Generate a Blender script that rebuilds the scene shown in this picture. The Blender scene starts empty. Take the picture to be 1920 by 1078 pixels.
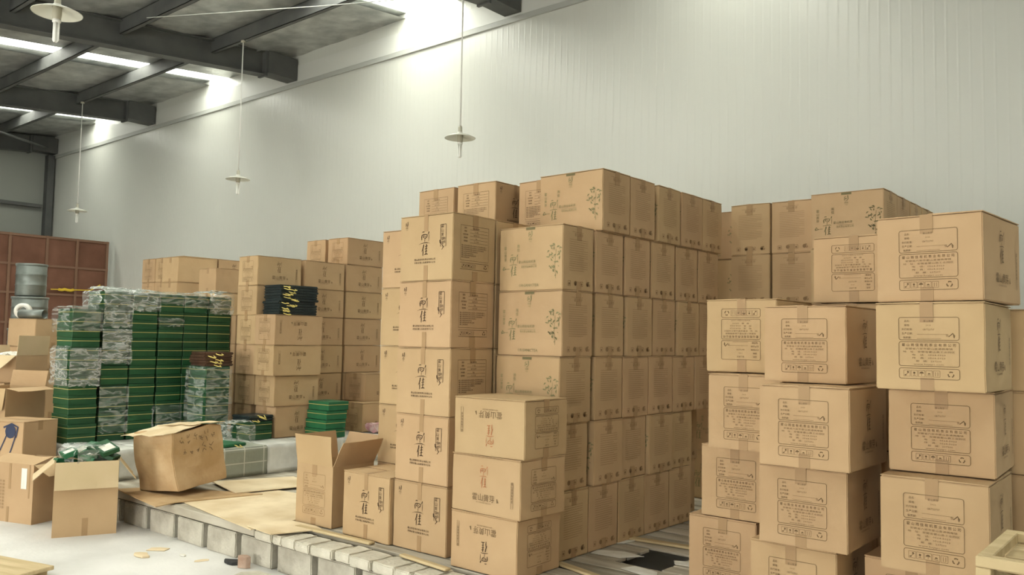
import bpy, bmesh, math, random
from mathutils import Vector, Matrix, noise
PI = math.pi
R_ = math.radians
S = bpy.context.scene
C = S.collection

# ---------------------------------------------------------------- camera
YAW, PITCH, ROLL, EYE = R_(39.88), R_(3.63), R_(1.0), 1.5
fwd = Vector((-math.sin(YAW)*math.cos(PITCH), math.cos(YAW)*math.cos(PITCH), math.sin(PITCH)))
rgt = Vector((math.cos(YAW), math.sin(YAW), 0)); upv = rgt.cross(fwd)
r2 = rgt*math.cos(ROLL) + upv*math.sin(ROLL); u2 = upv*math.cos(ROLL) - rgt*math.sin(ROLL)
cam = bpy.data.cameras.new('camera'); cam.sensor_width = 36; cam.lens = 1575*36/1920
cam.clip_start = .05; cam.clip_end = 200
co = bpy.data.objects.new('camera', cam); C.objects.link(co); S.camera = co
co.matrix_world = Matrix(((r2.x, u2.x, -fwd.x, 0), (r2.y, u2.y, -fwd.y, 0), (r2.z, u2.z, -fwd.z, EYE), (0, 0, 0, 1)))

# ---------------------------------------------------------------- sky, exposure
S.view_settings.view_transform = 'Standard'; S.view_settings.look = 'None'
S.view_settings.gamma = 1; S.view_settings.use_curve_mapping = False
S.view_settings.exposure = -0.15
S.cycles.use_denoising = True
S.cycles.max_bounces = 8; S.cycles.diffuse_bounces = 5; S.cycles.transparent_max_bounces = 24
S.cycles.sample_clamp_indirect = 6
SKY = 17.0
w = bpy.data.worlds.new('overcast_sky'); S.world = w; w.use_nodes = True
bg = w.node_tree.nodes['Background']; bg.inputs[0].default_value = (1.0, .975, .90, 1); bg.inputs[1].default_value = SKY

WALL_Y, FAR_X, LEFT_Y, NEAR_X = 8.5, -22.0, -6.5, 7.0
def roof_z(y): return 6.34 - .09*(8.5 - y)
SKYL = [(-19.75, -19.1), (-14.85, -14.15), (-9.3, -8.2), (-4.2, -3.6), (.9, 1.3), (5.4, 5.9)]
DOORS = [(-7.6, -4.8), (-.8, 1.6)]; DOOR_H = 3.0
def portal(name, loc, rot, sx, sy):
    l = bpy.data.lights.new(name, 'AREA'); l.shape = 'RECTANGLE'; l.size = sx; l.size_y = sy; l.cycles.is_portal = True
    o = bpy.data.objects.new(name, l); C.objects.link(o); o.location = loc; o.rotation_euler = rot
    return o
tilt = math.atan(.09)
for a, b in SKYL:
    portal('skylight_daylight', ((a+b)/2, 1.0, roof_z(1.0)+.16), (tilt, 0, 0), b-a, 14.8)
for a, b in DOORS:
    portal('doorway_daylight', ((a+b)/2, LEFT_Y-.2, DOOR_H/2), (PI/2, 0, 0), b-a, DOOR_H)

# ---------------------------------------------------------------- materials
def mat(name, col, rough=.8, spec=.3, metal=0):
    m = bpy.data.materials.new(name); m.use_nodes = True
    b = m.node_tree.nodes['Principled BSDF']
    b.inputs['Base Color'].default_value = (*col, 1); b.inputs['Roughness'].default_value = rough
    b.inputs['Specular IOR Level'].default_value = spec; b.inputs['Metallic'].default_value = metal
    return m
def nodes(m): return m.node_tree.nodes, m.node_tree.links, m.node_tree.nodes['Principled BSDF']
def noisy(name, c1, c2, scale=8, rough=.85, bump=.0, bscale=40, spec=.25, metal=0, rnd=0, coord='Object', stretch=(1, 1, 1), detail=4):
    m = mat(name, c1, rough, spec, metal); N, L, B = nodes(m)
    tc = N.new('ShaderNodeTexCoord'); mp = N.new('ShaderNodeMapping'); mp.inputs['Scale'].default_value = stretch
    L.new(tc.outputs[coord], mp.inputs[0])
    n = N.new('ShaderNodeTexNoise'); n.inputs['Scale'].default_value = scale; n.inputs['Detail'].default_value = detail
    L.new(mp.outputs[0], n.inputs['Vector'])
    cr = N.new('ShaderNodeValToRGB'); cr.color_ramp.elements[0].position = .35; cr.color_ramp.elements[1].position = .68
    cr.color_ramp.elements[0].color = (*c1, 1); cr.color_ramp.elements[1].color = (*c2, 1)
    L.new(n.outputs['Fac'], cr.inputs[0]); out = cr.outputs[0]
    if rnd:
        oi = N.new('ShaderNodeObjectInfo'); hs = N.new('ShaderNodeHueSaturation')
        m1 = N.new('ShaderNodeMapRange'); m1.inputs[3].default_value = 1-rnd; m1.inputs[4].default_value = 1+rnd
        m2 = N.new('ShaderNodeMapRange'); m2.inputs[3].default_value = .495; m2.inputs[4].default_value = .505
        mm = N.new('ShaderNodeMath'); mm.operation = 'FRACT'; mx = N.new('ShaderNodeMath'); mx.operation = 'MULTIPLY'; mx.inputs[1].default_value = 7.31
        L.new(oi.outputs['Random'], m1.inputs[0]); L.new(oi.outputs['Random'], mx.inputs[0]); L.new(mx.outputs[0], mm.inputs[0]); L.new(mm.outputs[0], m2.inputs[0])
        L.new(m1.outputs[0], hs.inputs['Value']); L.new(m2.outputs[0], hs.inputs['Hue']); L.new(out, hs.inputs['Color']); out = hs.outputs[0]
    L.new(out, B.inputs['Base Color'])
    if bump:
        n2 = N.new('ShaderNodeTexNoise'); n2.inputs['Scale'].default_value = bscale; n2.inputs['Detail'].default_value = 5
        L.new(mp.outputs[0], n2.inputs['Vector'])
        bp = N.new('ShaderNodeBump'); bp.inputs['Strength'].default_value = bump; bp.inputs['Distance'].default_value = .02
        L.new(n2.outputs['Fac'], bp.inputs['Height']); L.new(bp.outputs[0], B.inputs['Normal'])
    return m
M = {}
M['card'] = noisy('cardboard', (.45, .305, .165), (.505, .352, .198), 2.2, .8, .12, 9, .3, rnd=.045)
M['card_in'] = noisy('cardboard_inside', (.55, .43, .26), (.60, .47, .30), 3, .85, .1, 20, .2, rnd=.05)
M['card_old'] = noisy('worn_cardboard', (.42, .275, .135), (.54, .385, .22), 5, .85, .3, 14, .2)
M['sheet'] = noisy('dusty_cardboard', (.60, .47, .29), (.78, .66, .46), 3, .9, .1, 20, .15)
M['ink'] = mat('brown_ink', (.085, .052, .03), .7, .2)
M['ink_mid'] = mat('washed_brown_ink', (.19, .125, .065), .7, .2)
M['ink_light'] = mat('faded_brown_ink', (.26, .165, .085), .8, .2)
M['ink_green'] = mat('faded_green_ink', (.235, .215, .11), .8, .2)
M['ink_dark_green'] = mat('olive_ink', (.165, .14, .07), .8, .2)
M['ink_red'] = mat('faded_red_ink', (.42, .18, .085), .8, .2)
def tapemat():
    m = mat('packing_tape', (.365, .235, .12), .5, .25); return m
M['tape'] = tapemat()
M['tape_light'] = mat('worn_tape', (.50, .37, .21), .35, .5)
M['green'] = noisy('dark_green_paper', (.010, .055, .020), (.016, .075, .028), 4, .45, .0, 20, .4, rnd=.18)
M['green2'] = noisy('bright_green_paper', (.012, .115, .045), (.02, .15, .06), 4, .45, .0, 20, .4, rnd=.1)
M['gold'] = mat('gold_foil', (.52, .45, .16), .4, .5, .1)
M['bag_dark'] = noisy('dark_bag_paper', (.008, .016, .018), (.02, .03, .03), 9, .4, .2, 30, .5)
M['bag_brown'] = noisy('brown_bag_paper', (.05, .025, .015), (.10, .05, .03), 9, .4, .2, 30, .5)
M['rope'] = mat('yellow_rope', (.70, .58, .18), .7, .3)
M['concrete'] = noisy('grey_block', (.37, .34, .28), (.56, .53, .45), 6, .95, .5, 45, .1)
M['brick'] = noisy('rough_block', (.48, .45, .37), (.66, .62, .52), 7, .95, .6, 38, .1)
M['plank'] = noisy('dusty_plank', (.33, .29, .22), (.56, .52, .43), 5, .9, .3, 26, .1, rnd=.15, stretch=(.25, 2, 1))
M['wood'] = noisy('pale_wood', (.46, .35, .19), (.62, .50, .30), 6, .8, .2, 20, .2, stretch=(.3, 3, 1))
M['steel'] = noisy('dark_painted_steel', (.085, .088, .085), (.115, .118, .112), 3, .6, .05, 20, .3)  # dark paint, its grey lifted to stand in for haze under the roof
M['trim'] = mat('grey_flashing', (.42, .43, .40), .5, .4)
M['flash'] = mat('pale_flashing', (.62, .63, .59), .45, .4)
M['enamel'] = mat('white_enamel', (.66, .66, .58), .35, .5)
M['socket'] = mat('lamp_socket', (.40, .38, .30), .5, .4)
M['tube'] = mat('white_glass_tube', (.86, .86, .82), .25, .5)
M['cord'] = mat('white_cord', (.72, .72, .68), .5, .3)
M['zinc'] = noisy('galvanised_steel', (.15, .17, .155), (.25, .275, .255), 5, .45, .05, 20, .5, metal=.6)
M['redboard'] = noisy('red_brown_board', (.15, .068, .042), (.21, .10, .064), 2, .7, .1, 6, .25)
M['redbar'] = mat('red_brown_bar', (.22, .125, .08), .6, .3)
M['white'] = noisy('white_paper', (.68, .66, .58), (.8, .78, .72), 12, .8, .3, 20, .2)
M['pink'] = noisy('pink_plastic', (.55, .25, .28), (.75, .6, .58), 14, .5, .4, 25, .4)
M['blue_print'] = mat('dark_blue_print', (.035, .045, .09), .6, .3)
M['dark_print'] = mat('dark_brown_print', (.13, .08, .05), .7, .3)
M['black'] = mat('black_rubber', (.03, .03, .03), .7, .3)
M['yellow'] = mat('yellow_cloth', (.75, .52, .05), .8, .2)
M['redbrick'] = noisy('broken_red_brick', (.34, .22, .16), (.48, .36, .28), 12, .9, .4, 30, .1)

def wallmat(name, c, rough=.38, pitch=.1, axis='X', spec=.5, bstr=.12):
    m = mat(name, c, rough, spec); N, L, B = nodes(m)
    tc = N.new('ShaderNodeTexCoord'); wv = N.new('ShaderNodeTexWave'); wv.wave_type = 'BANDS'; wv.bands_direction = axis; wv.wave_profile = 'SIN'
    wv.inputs['Scale'].default_value = 2*PI/pitch/20; wv.inputs['Distortion'].default_value = 0
    L.new(tc.outputs['Object'], wv.inputs['Vector'])
    pw = N.new('ShaderNodeMath'); pw.operation = 'POWER'; pw.inputs[1].default_value = 10; L.new(wv.outputs['Fac'], pw.inputs[0])
    bp = N.new('ShaderNodeBump'); bp.inputs['Strength'].default_value = bstr; bp.inputs['Distance'].default_value = .004
    L.new(pw.outputs[0], bp.inputs['Height']); L.new(bp.outputs[0], B.inputs['Normal'])
    n = N.new('ShaderNodeTexNoise'); n.inputs['Scale'].default_value = .35; n.inputs['Detail'].default_value = 3; L.new(tc.outputs['Object'], n.inputs['Vector'])
    cr = N.new('ShaderNodeValToRGB'); cr.color_ramp.elements[0].color = (*[x*.93 for x in c], 1); cr.color_ramp.elements[1].color = (*[min(1, x*1.04) for x in c], 1)
    L.new(n.outputs['Fac'], cr.inputs[0]); L.new(cr.outputs[0], B.inputs['Base Color'])
    return m
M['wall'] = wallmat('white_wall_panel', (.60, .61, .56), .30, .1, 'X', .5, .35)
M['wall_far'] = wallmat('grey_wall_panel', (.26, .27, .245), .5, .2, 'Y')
def floormat():
    m = noisy('dusty_concrete_floor', (.60, .59, .56), (.76, .75, .72), 1.6, .8, .12, 30, .3, detail=8); return m
M['floor'] = floormat()
def foil():
    m = noisy('foil_insulation', (.34, .35, .34), (.62, .63, .60), 3.2, .36, 1.0, 2.6, .5, metal=.5); return m
M['foil'] = foil()
def skylightmat():
    m = bpy.data.materials.new('fibreglass_sheet'); m.use_nodes = True; N, L = m.node_tree.nodes, m.node_tree.links
    N.remove(N['Principled BSDF']); o = N['Material Output']
    t = N.new('ShaderNodeBsdfTransparent'); t.inputs[0].default_value = (.9, .92, .9, 1)
    d = N.new('ShaderNodeBsdfTranslucent'); d.inputs[0].default_value = (.85, .86, .84, 1)
    mx = N.new('ShaderNodeMixShader'); mx.inputs[0].default_value = .35
    L.new(t.outputs[0], mx.inputs[1]); L.new(d.outputs[0], mx.inputs[2]); L.new(mx.outputs[0], o.inputs[0]); return m
M['skylight'] = skylightmat()
def filmmat(name='clear_plastic_film', base=.07, streak=.40, scale=5):
    m = bpy.data.materials.new(name); m.use_nodes = True; N, L = m.node_tree.nodes, m.node_tree.links
    N.remove(N['Principled BSDF']); o = N['Material Output']
    t = N.new('ShaderNodeBsdfTransparent'); t.inputs[0].default_value = (.95, .97, .96, 1)
    d = N.new('ShaderNodeBsdfDiffuse'); d.inputs[0].default_value = (.78, .80, .76, 1)
    g = N.new('ShaderNodeBsdfGlossy'); g.inputs['Roughness'].default_value = .22; g.inputs[0].default_value = (.9, .92, .9, 1)
    tc = N.new('ShaderNodeTexCoord'); n = N.new('ShaderNodeTexNoise'); n.inputs['Scale'].default_value = scale; n.inputs['Detail'].default_value = 3; n.inputs['Distortion'].default_value = .7
    mp = N.new('ShaderNodeMapping'); mp.inputs['Scale'].default_value = (1, 1, 3.2); mp.inputs['Rotation'].default_value = (.25, .2, 0); L.new(tc.outputs['Object'], mp.inputs[0]); L.new(mp.outputs[0], n.inputs['Vector'])
    ab = N.new('ShaderNodeMath'); ab.operation = 'SUBTRACT'; ab.inputs[1].default_value = .5; L.new(n.outputs['Fac'], ab.inputs[0])
    a2 = N.new('ShaderNodeMath'); a2.operation = 'ABSOLUTE'; L.new(ab.outputs[0], a2.inputs[0])
    mr = N.new('ShaderNodeMapRange'); mr.inputs[1].default_value = 0; mr.inputs[2].default_value = .085; mr.inputs[3].default_value = streak; mr.inputs[4].default_value = base
    L.new(a2.outputs[0], mr.inputs[0])
    gm = N.new('ShaderNodeMixShader'); gm.inputs[0].default_value = .3; L.new(d.outputs[0], gm.inputs[1]); L.new(g.outputs[0], gm.inputs[2])
    bp = N.new('ShaderNodeBump'); bp.inputs['Strength'].default_value = .8; bp.inputs['Distance'].default_value = .03
    L.new(n.outputs['Fac'], bp.inputs['Height']); L.new(bp.outputs[0], g.inputs['Normal']); L.new(bp.outputs[0], d.inputs['Normal'])
    mx = N.new('ShaderNodeMixShader'); L.new(mr.outputs[0], mx.inputs[0]); L.new(t.outputs[0], mx.inputs[1]); L.new(gm.outputs[0], mx.inputs[2]); L.new(mx.outputs[0], o.inputs[0])
    return m
M['film'] = filmmat()
M['film_thick'] = filmmat('bundled_plastic_film', .17, .55, 6)
def bundlemat(name, c1, c2, line, pitch):
    m = noisy(name, c1, c2, 5, .5, .5, 12, .4); N, L, B = nodes(m)
    src = B.inputs['Base Color'].links[0].from_socket
    if line:
        tc = N.new('ShaderNodeTexCoord'); br = N.new('ShaderNodeSeparateXYZ'); L.new(tc.outputs['Object'], br.inputs[0]); last = None
        for ax, p in ((0, pitch), (1, pitch), (2, pitch*.62)):
            a = N.new('ShaderNodeMath'); a.operation = 'PINGPONG'; a.inputs[1].default_value = p/2; L.new(br.outputs[ax], a.inputs[0])
            c = N.new('ShaderNodeMath'); c.operation = 'LESS_THAN'; c.inputs[1].default_value = .005; L.new(a.outputs[0], c.inputs[0])
            if last is None: last = c.outputs[0]
            else:
                mxx = N.new('ShaderNodeMath'); mxx.operation = 'MAXIMUM'; L.new(last, mxx.inputs[0]); L.new(c.outputs[0], mxx.inputs[1]); last = mxx.outputs[0]
        mix = N.new('ShaderNodeMixRGB'); L.new(last, mix.inputs[0]); L.new(src, mix.inputs[1]); mix.inputs[2].default_value = (.62, .62, .54, 1); L.new(mix.outputs[0], B.inputs['Base Color'])
    return m
M['bundle_white'] = bundlemat('white_wrapped_bundle', (.60, .60, .55), (.82, .82, .77), False, 0)
M['bundle_grey'] = bundlemat('grey_wrapped_bundle', (.30, .32, .26), (.38, .40, .33), True, .2)

# ---------------------------------------------------------------- mesh helpers
class MB:
    def __init__(s): s.v = []; s.f = []; s.mi = []; s.mats = []
    def add(s, vs, fs, m=0):
        n = len(s.v); s.v += [tuple(v) for v in vs]; s.f += [tuple(i+n for i in f) for f in fs]; s.mi += [m]*len(fs)
    def box(s, x0, x1, y0, y1, z0, z1, m=0, T=None):
        vs = [Vector((x, y, z)) for z in (z0, z1) for y in (y0, y1) for x in (x0, x1)]
        if T: vs = [T @ v for v in vs]
        s.add(vs, [(0, 2, 3, 1), (4, 5, 7, 6), (0, 1, 5, 4), (2, 6, 7, 3), (0, 4, 6, 2), (1, 3, 7, 5)], m)
    def prism(s, pts, z0, z1, m=0, T=None):
        n = len(pts); vs = [Vector((p[0], p[1], z)) for z in (z0, z1) for p in pts]
        if T: vs = [T @ v for v in vs]
        s.add(vs, [tuple(range(n-1, -1, -1)), tuple(range(n, 2*n))]+[(i, (i+1) % n, (i+1) % n+n, i+n) for i in range(n)], m)
    def lathe(s, prof, seg=24, m=0, c=(0, 0, 0), caps=True):
        vs = []; fs = []
        for r, z in prof:
            for k in range(seg):
                a = 2*PI*k/seg; vs.append((c[0]+r*math.cos(a), c[1]+r*math.sin(a), c[2]+z))
        for i in range(len(prof)-1):
            for k in range(seg):
                k2 = (k+1) % seg; fs.append((i*seg+k, i*seg+k2, (i+1)*seg+k2, (i+1)*seg+k))
        if caps:
            fs.append(tuple(range(seg-1, -1, -1))); fs.append(tuple(range((len(prof)-1)*seg, len(prof)*seg)))
        s.add(vs, fs, m)
    def tube(s, pts, r, seg=6, m=0, closed=False):
        pts = [Vector(p) for p in pts]; vs = []; fs = []; n = len(pts); prev = None
        for i, p in enumerate(pts):
            a = pts[i-1] if i > 0 else (pts[-1] if closed else p); b = pts[(i+1) % n] if (i < n-1 or closed) else p
            t = (b-a).normalized() if (b-a).length > 1e-9 else Vector((0, 0, 1))
            if prev is None: q = t.orthogonal().normalized()
            else:
                q = prev - t*prev.dot(t); q = q.normalized() if q.length > 1e-6 else t.orthogonal().normalized()
            prev = q; b2 = t.cross(q)
            for k in range(seg):
                an = 2*PI*k/seg; vs.append(p + q*(r*math.cos(an)) + b2*(r*math.sin(an)))
        for i in range(n if closed else n-1):
            j = (i+1) % n
            for k in range(seg): fs.append((i*seg+k, i*seg+(k+1) % seg, j*seg+(k+1) % seg, j*seg+k))
        if not closed: fs += [tuple(range(seg-1, -1, -1)), tuple(range((n-1)*seg, n*seg))]
        s.add(vs, fs, m)
    def mesh(s, name, mats, smooth=False):
        me = bpy.data.meshes.new(name); me.from_pydata(s.v, [], s.f)
        for k in (mats if isinstance(mats, (list, tuple)) else [mats]): me.materials.append(M[k])
        for p, i in zip(me.polygons, s.mi): p.material_index = i; p.use_smooth = smooth
        me.update(); return me
def link(name, me, parent=None, loc=None, rot=None):
    o = bpy.data.objects.new(name, me); C.objects.link(o)
    if parent: o.parent = parent
    if loc is not None: o.location = loc
    if rot is not None: o.rotation_euler = rot
    return o
def thing(name, label, cat, loc=(0, 0, 0), rz=0, group=None, me=None, rot=None):
    o = link(name, me, None, loc, rot or (0, 0, rz)); o['label'] = label; o['category'] = cat
    n = len(label.split())
    if not 4 <= n <= 16: print('LABEL LENGTH', n, label)
    if group: o['group'] = group
    return o
def struct(name, me):
    o = link(name, me); o['kind'] = 'structure'; return o
def bevel(me, w, seg=2):
    bm = bmesh.new(); bm.from_mesh(me); bmesh.ops.bevel(bm, geom=bm.edges[:], offset=w, segments=seg, affect='EDGES', clamp_overlap=True)
    bm.to_mesh(me); bm.free(); me.update(); return me
def grid_box(W, D, H, step, amp, seed, inward=True, base0=True, freq=6., round_=.0):
    """subdivided box centred in x,y with its base on z=0, dented by noise"""
    bm = bmesh.new(); bmesh.ops.create_cube(bm, size=1)
    for v in bm.verts: v.co = Vector((v.co.x*W, v.co.y*D, (v.co.z+.5)*H))
    def cut(ax, L):
        n = max(1, int(round(L/step)))
        for i in range(1, n):
            p = Vector((0, 0, 0)); nn = Vector((0, 0, 0)); nn[ax] = 1; p[ax] = (-L/2 if ax < 2 else 0)+L*i/n
            bmesh.ops.bisect_plane(bm, geom=bm.verts[:]+bm.edges[:]+bm.faces[:], plane_co=p, plane_no=nn)
    cut(0, W); cut(1, D); cut(2, H)
    if round_: bmesh.ops.bevel(bm, geom=[e for e in bm.edges if len(e.link_faces) == 2 and e.calc_face_angle(0) > 1], offset=round_, segments=2, affect='EDGES')
    for v in bm.verts:
        n = noise.noise(v.co*freq+Vector((seed*7.3, seed*3.1, seed))); n2 = noise.noise(v.co*freq+Vector((seed*2.3, 50+seed, 9))); n3 = noise.noise(v.co*freq+Vector((99, seed*4.3, 9)))
        k = (abs(n), abs(n2), abs(n3)) if inward else (n, n2, n3)
        cx, cy, cz = v.co.x/(W/2), v.co.y/(D/2), v.co.z/H*2-1
        if inward:
            v.co.x -= math.copysign(k[0]*amp, cx) if abs(cx) > .97 else 0; v.co.y -= math.copysign(k[1]*amp, cy) if abs(cy) > .97 else 0
            if cz > .97: v.co.z -= k[2]*amp
        else:
            v.co += Vector((k[0], k[1], k[2] if cz > -.97 else 0))*amp
    return bm

# ---------------------------------------------------------------- printing
_txt = {}
def text_geo(s, bold=0.0):
    key = (s, bold)
    if key not in _txt:
        cu = bpy.data.curves.new('t', 'FONT'); cu.body = s; cu.size = 1; cu.align_x = 'CENTER'; cu.resolution_u = 1; cu.offset = bold
        o = bpy.data.objects.new('t', cu); C.objects.link(o); bpy.context.view_layer.update()
        me = bpy.data.meshes.new_from_object(o.evaluated_get(bpy.context.evaluated_depsgraph_get()))
        vs = [(v.co.x, v.co.y) for v in me.vertices]; fs = [tuple(p.vertices) for p in me.polygons]
        bpy.data.objects.remove(o); bpy.data.meshes.remove(me); bpy.data.curves.remove(cu)
        _txt[key] = (vs, fs)
    return _txt[key]
class Pr:
    """flat printing in face coordinates: u to the right from the face centre, v up from the face's bottom"""
    def __init__(s, cur='label_print'): s.v = []; s.f = []; s.mi = []; s.li = []; s.cur = cur
    def add(s, vs, fs, m=0): n = len(s.v); s.v += list(vs); s.f += [tuple(i+n for i in f) for f in fs]; s.mi += [m]*len(fs); s.li += [s.cur]*len(fs)
    def on(s, cur): s.cur = cur; return s
    def rect(s, u0, u1, v0, v1, m=0): s.add([(u0, v0), (u1, v0), (u1, v1), (u0, v1)], [(0, 1, 2, 3)], m)
    def text(s, t, u, v, size, m=0, bold=.0, wfit=None, vertical=False):
        if vertical:
            for i, ch in enumerate(t): s.text(ch, u, v-i*size*1.08, size, m, bold)
            return
        vs, fs = text_geo(t, bold)
        if not vs: return
        sx = size
        if wfit:
            w_ = max(a for a, b in vs)-min(a for a, b in vs); sx = wfit/w_
        s.add([(u+a*sx, v+b*size) for a, b in vs], fs, m)
    def row(s, t, u, v, size, width, m=0, bold=0):
        n = len(t)
        for i, ch in enumerate(t): s.text(ch, u-width/2+width*(i+.5)/n, v, size, m, bold)
    def stroke(s, pts, ws, m=0):
        vs = []; n = len(pts)
        if not isinstance(ws, (list, tuple)): ws = [ws]*n
        for i, (x, y) in enumerate(pts):
            a = pts[max(0, i-1)]; b = pts[min(n-1, i+1)]; dx, dy = b[0]-a[0], b[1]-a[1]; L = math.hypot(dx, dy) or 1
            vs += [(x-dy/L*ws[i]/2, y+dx/L*ws[i]/2), (x+dy/L*ws[i]/2, y-dx/L*ws[i]/2)]
        s.add(vs, [(2*i, 2*i+1, 2*i+3, 2*i+2) for i in range(n-1)], m)
    def frame(s, u0, u1, v0, v1, t, r=0, m=0):
        pts = []
        for cx, cy, a0 in ((u1-r, v1-r, 0), (u0+r, v1-r, 90), (u0+r, v0+r, 180), (u1-r, v0+r, 270)):
            for k in range(4 if r else 1):
                a = R_(a0+k*30); pts.append((cx+r*math.cos(a), cy+r*math.sin(a)))
        pts.append(pts[0]); pts.append(pts[1]) if r else None
        s.stroke(pts, t, m)
    def disc(s, u, v, r, m=0, a0=0, a1=360, n=12):
        vs = [(u, v)]+[(u+r*math.cos(R_(a0+(a1-a0)*k/n)), v+r*math.sin(R_(a0+(a1-a0)*k/n))) for k in range(n+1)]
        s.add(vs, [(0, k, k+1) for k in range(1, n+1)], m)
    def recycle(s, u, v, r, m=0):
        for k in range(3):
            a = 90+k*120
            pts = [(u+r*math.cos(R_(a+t)), v+r*math.sin(R_(a+t))) for t in (-42, -15, 12)]
            s.stroke(pts, r*.42, m)
            b = a+12; s.add([(u+r*1.32*math.cos(R_(b)), v+r*1.32*math.sin(R_(b))), (u+r*.62*math.cos(R_(b)), v+r*.62*math.sin(R_(b))), (u+r*math.cos(R_(b+34)), v+r*math.sin(R_(b+34)))], [(0, 1, 2)], m)
    def yujia(s, u, v, h, m=0, line=True):
        """the two brushed characters, h = height of the pair; (u,v) centre"""
        k = h/370.
        def P(pts): return [(u+(x-437)*k, v-(y-495)*k) for x, y in pts]
        B = [([(372, 326), (395, 320), (420, 322)], [5, 12, 6]), ([(372, 362), (362, 395), (366, 440)], [8, 16, 9]),
             ([(362, 372), (400, 360), (445, 362), (478, 368), (470, 395), (440, 418), (418, 408)], [7, 11, 9, 13, 12, 9, 4]),
             ([(410, 362), (402, 385), (410, 412)], [6, 11, 8]), ([(385, 390), (395, 402)], [9, 5]), ([(425, 382), (437, 395), (450, 385)], [5, 10, 5]),
             ([(512, 320), (506, 342), (494, 362)], [11, 15, 5]), ([(514, 362), (512, 410), (510, 462)], [5, 7, 3]),
             ([(428, 415), (425, 450), (428, 475)], [5, 7, 4]), ([(345, 492), (400, 484), (470, 480), (505, 488)], [4, 8, 9, 4]),
             ([(408, 505), (402, 545), (382, 590), (368, 612)], [15, 17, 11, 3]), ([(396, 575), (398, 625), (395, 672)], [7, 14, 8]),
             ([(440, 540), (470, 530), (492, 530)], [6, 11, 6]), ([(432, 575), (462, 566), (488, 566)], [6, 10, 6]), ([(436, 612), (465, 604), (486, 604)], [6, 10, 6]), ([(425, 655), (462, 646), (497, 652)], [8, 14, 8]),
             ([(466, 500), (462, 545), (460, 600), (456, 650)], [11, 13, 12, 11])]
        for p, wd in B: s.stroke(P(p), [x*1.25*k for x in wd], m)
        if line: s.stroke(P([(310, 505), (355, 488), (520, 484), (535, 500)]), 3*k, m)
    def logo(s, u, v, h, m=0):
        s.stroke([(u-.22*h, v-.05*h), (u-.20*h, v+.32*h), (u-.05*h, v+.38*h)], .07*h, m)
        s.stroke([(u+.16*h, v+.5*h), (u+.20*h, v+.1*h), (u+.05*h, v-.1*h), (u-.12*h, v-.12*h)], [.12*h, .09*h, .06*h, .04*h], m)
        s.disc(u-.04*h, v+.14*h, .09*h, m, n=8); s.text('雨佳', u, v-.40*h, .22*h, m); s.text('YUJIA', u, v-.60*h, .12*h, m)
    def leaves(s, u, v, wd, h, seed, m=0):
        rr = random.Random(seed)
        for k in range(46):
            t = rr.random(); x = u+(rr.random()-.5)*wd*(.65+.5*math.sin(t*3)); y = v+h*t; a = rr.random()*2*PI; L = h*.10*(.6+rr.random()*.7)
            s.stroke([(x, y), (x+L*.5*math.cos(a), y+L*.5*math.sin(a)), (x+L*math.cos(a+.25), y+L*math.sin(a+.25))], [L*.08, L*.45, L*.05], m)
        s.stroke([(u+wd*.1, v-h*.1), (u, v+h*.3), (u+wd*.1, v+h*.8)], h*.012, m)
    def build(s, place, flip=False, H=0):
        """place(u,v)->xyz"""
        vs = [place(-a, H-b) if flip else place(a, b) for a, b in s.v]
        return vs, s.f, s.mi
ICON = {}
def icons(p, u0, v0, h, m=0):
    for i in range(5):
        u = u0+i*h*1.12; p.frame(u, u+h*.95, v0, v0+h, h*.06, 0, m); c = u+h*.475; y = v0
        if i == 0: p.disc(c+h*.15, y+h*.72, h*.16, m, n=8); p.stroke([(u+h*.2, y+h*.2), (u+h*.75, y+h*.65)], h*.07, m); p.rect(u+h*.12, u+h*.4, y+h*.12, y+h*.3, m)
        if i == 1: p.stroke([(c, y+h*.75), (c, y+h*.2), (u+h*.25, y+h*.2), (u+h*.7, y+h*.2)], h*.06, m); p.rect(c-h*.15, c+h*.15, y+h*.45, y+h*.75, m)
        if i == 2: p.disc(c, y+h*.5, h*.33, m, 0, 180, 8); p.stroke([(c, y+h*.5), (c, y+h*.15)], h*.06, m)
        if i == 3: p.disc(c, y+h*.4, h*.22, m, 0, 180, 8); p.rect(u+h*.2, u+h*.75, y+h*.2, y+h*.27, m)
        if i == 4:
            for q in (.3, .65): p.stroke([(u+h*q, y+h*.15), (u+h*q, y+h*.8)], h*.06, m)
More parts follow.
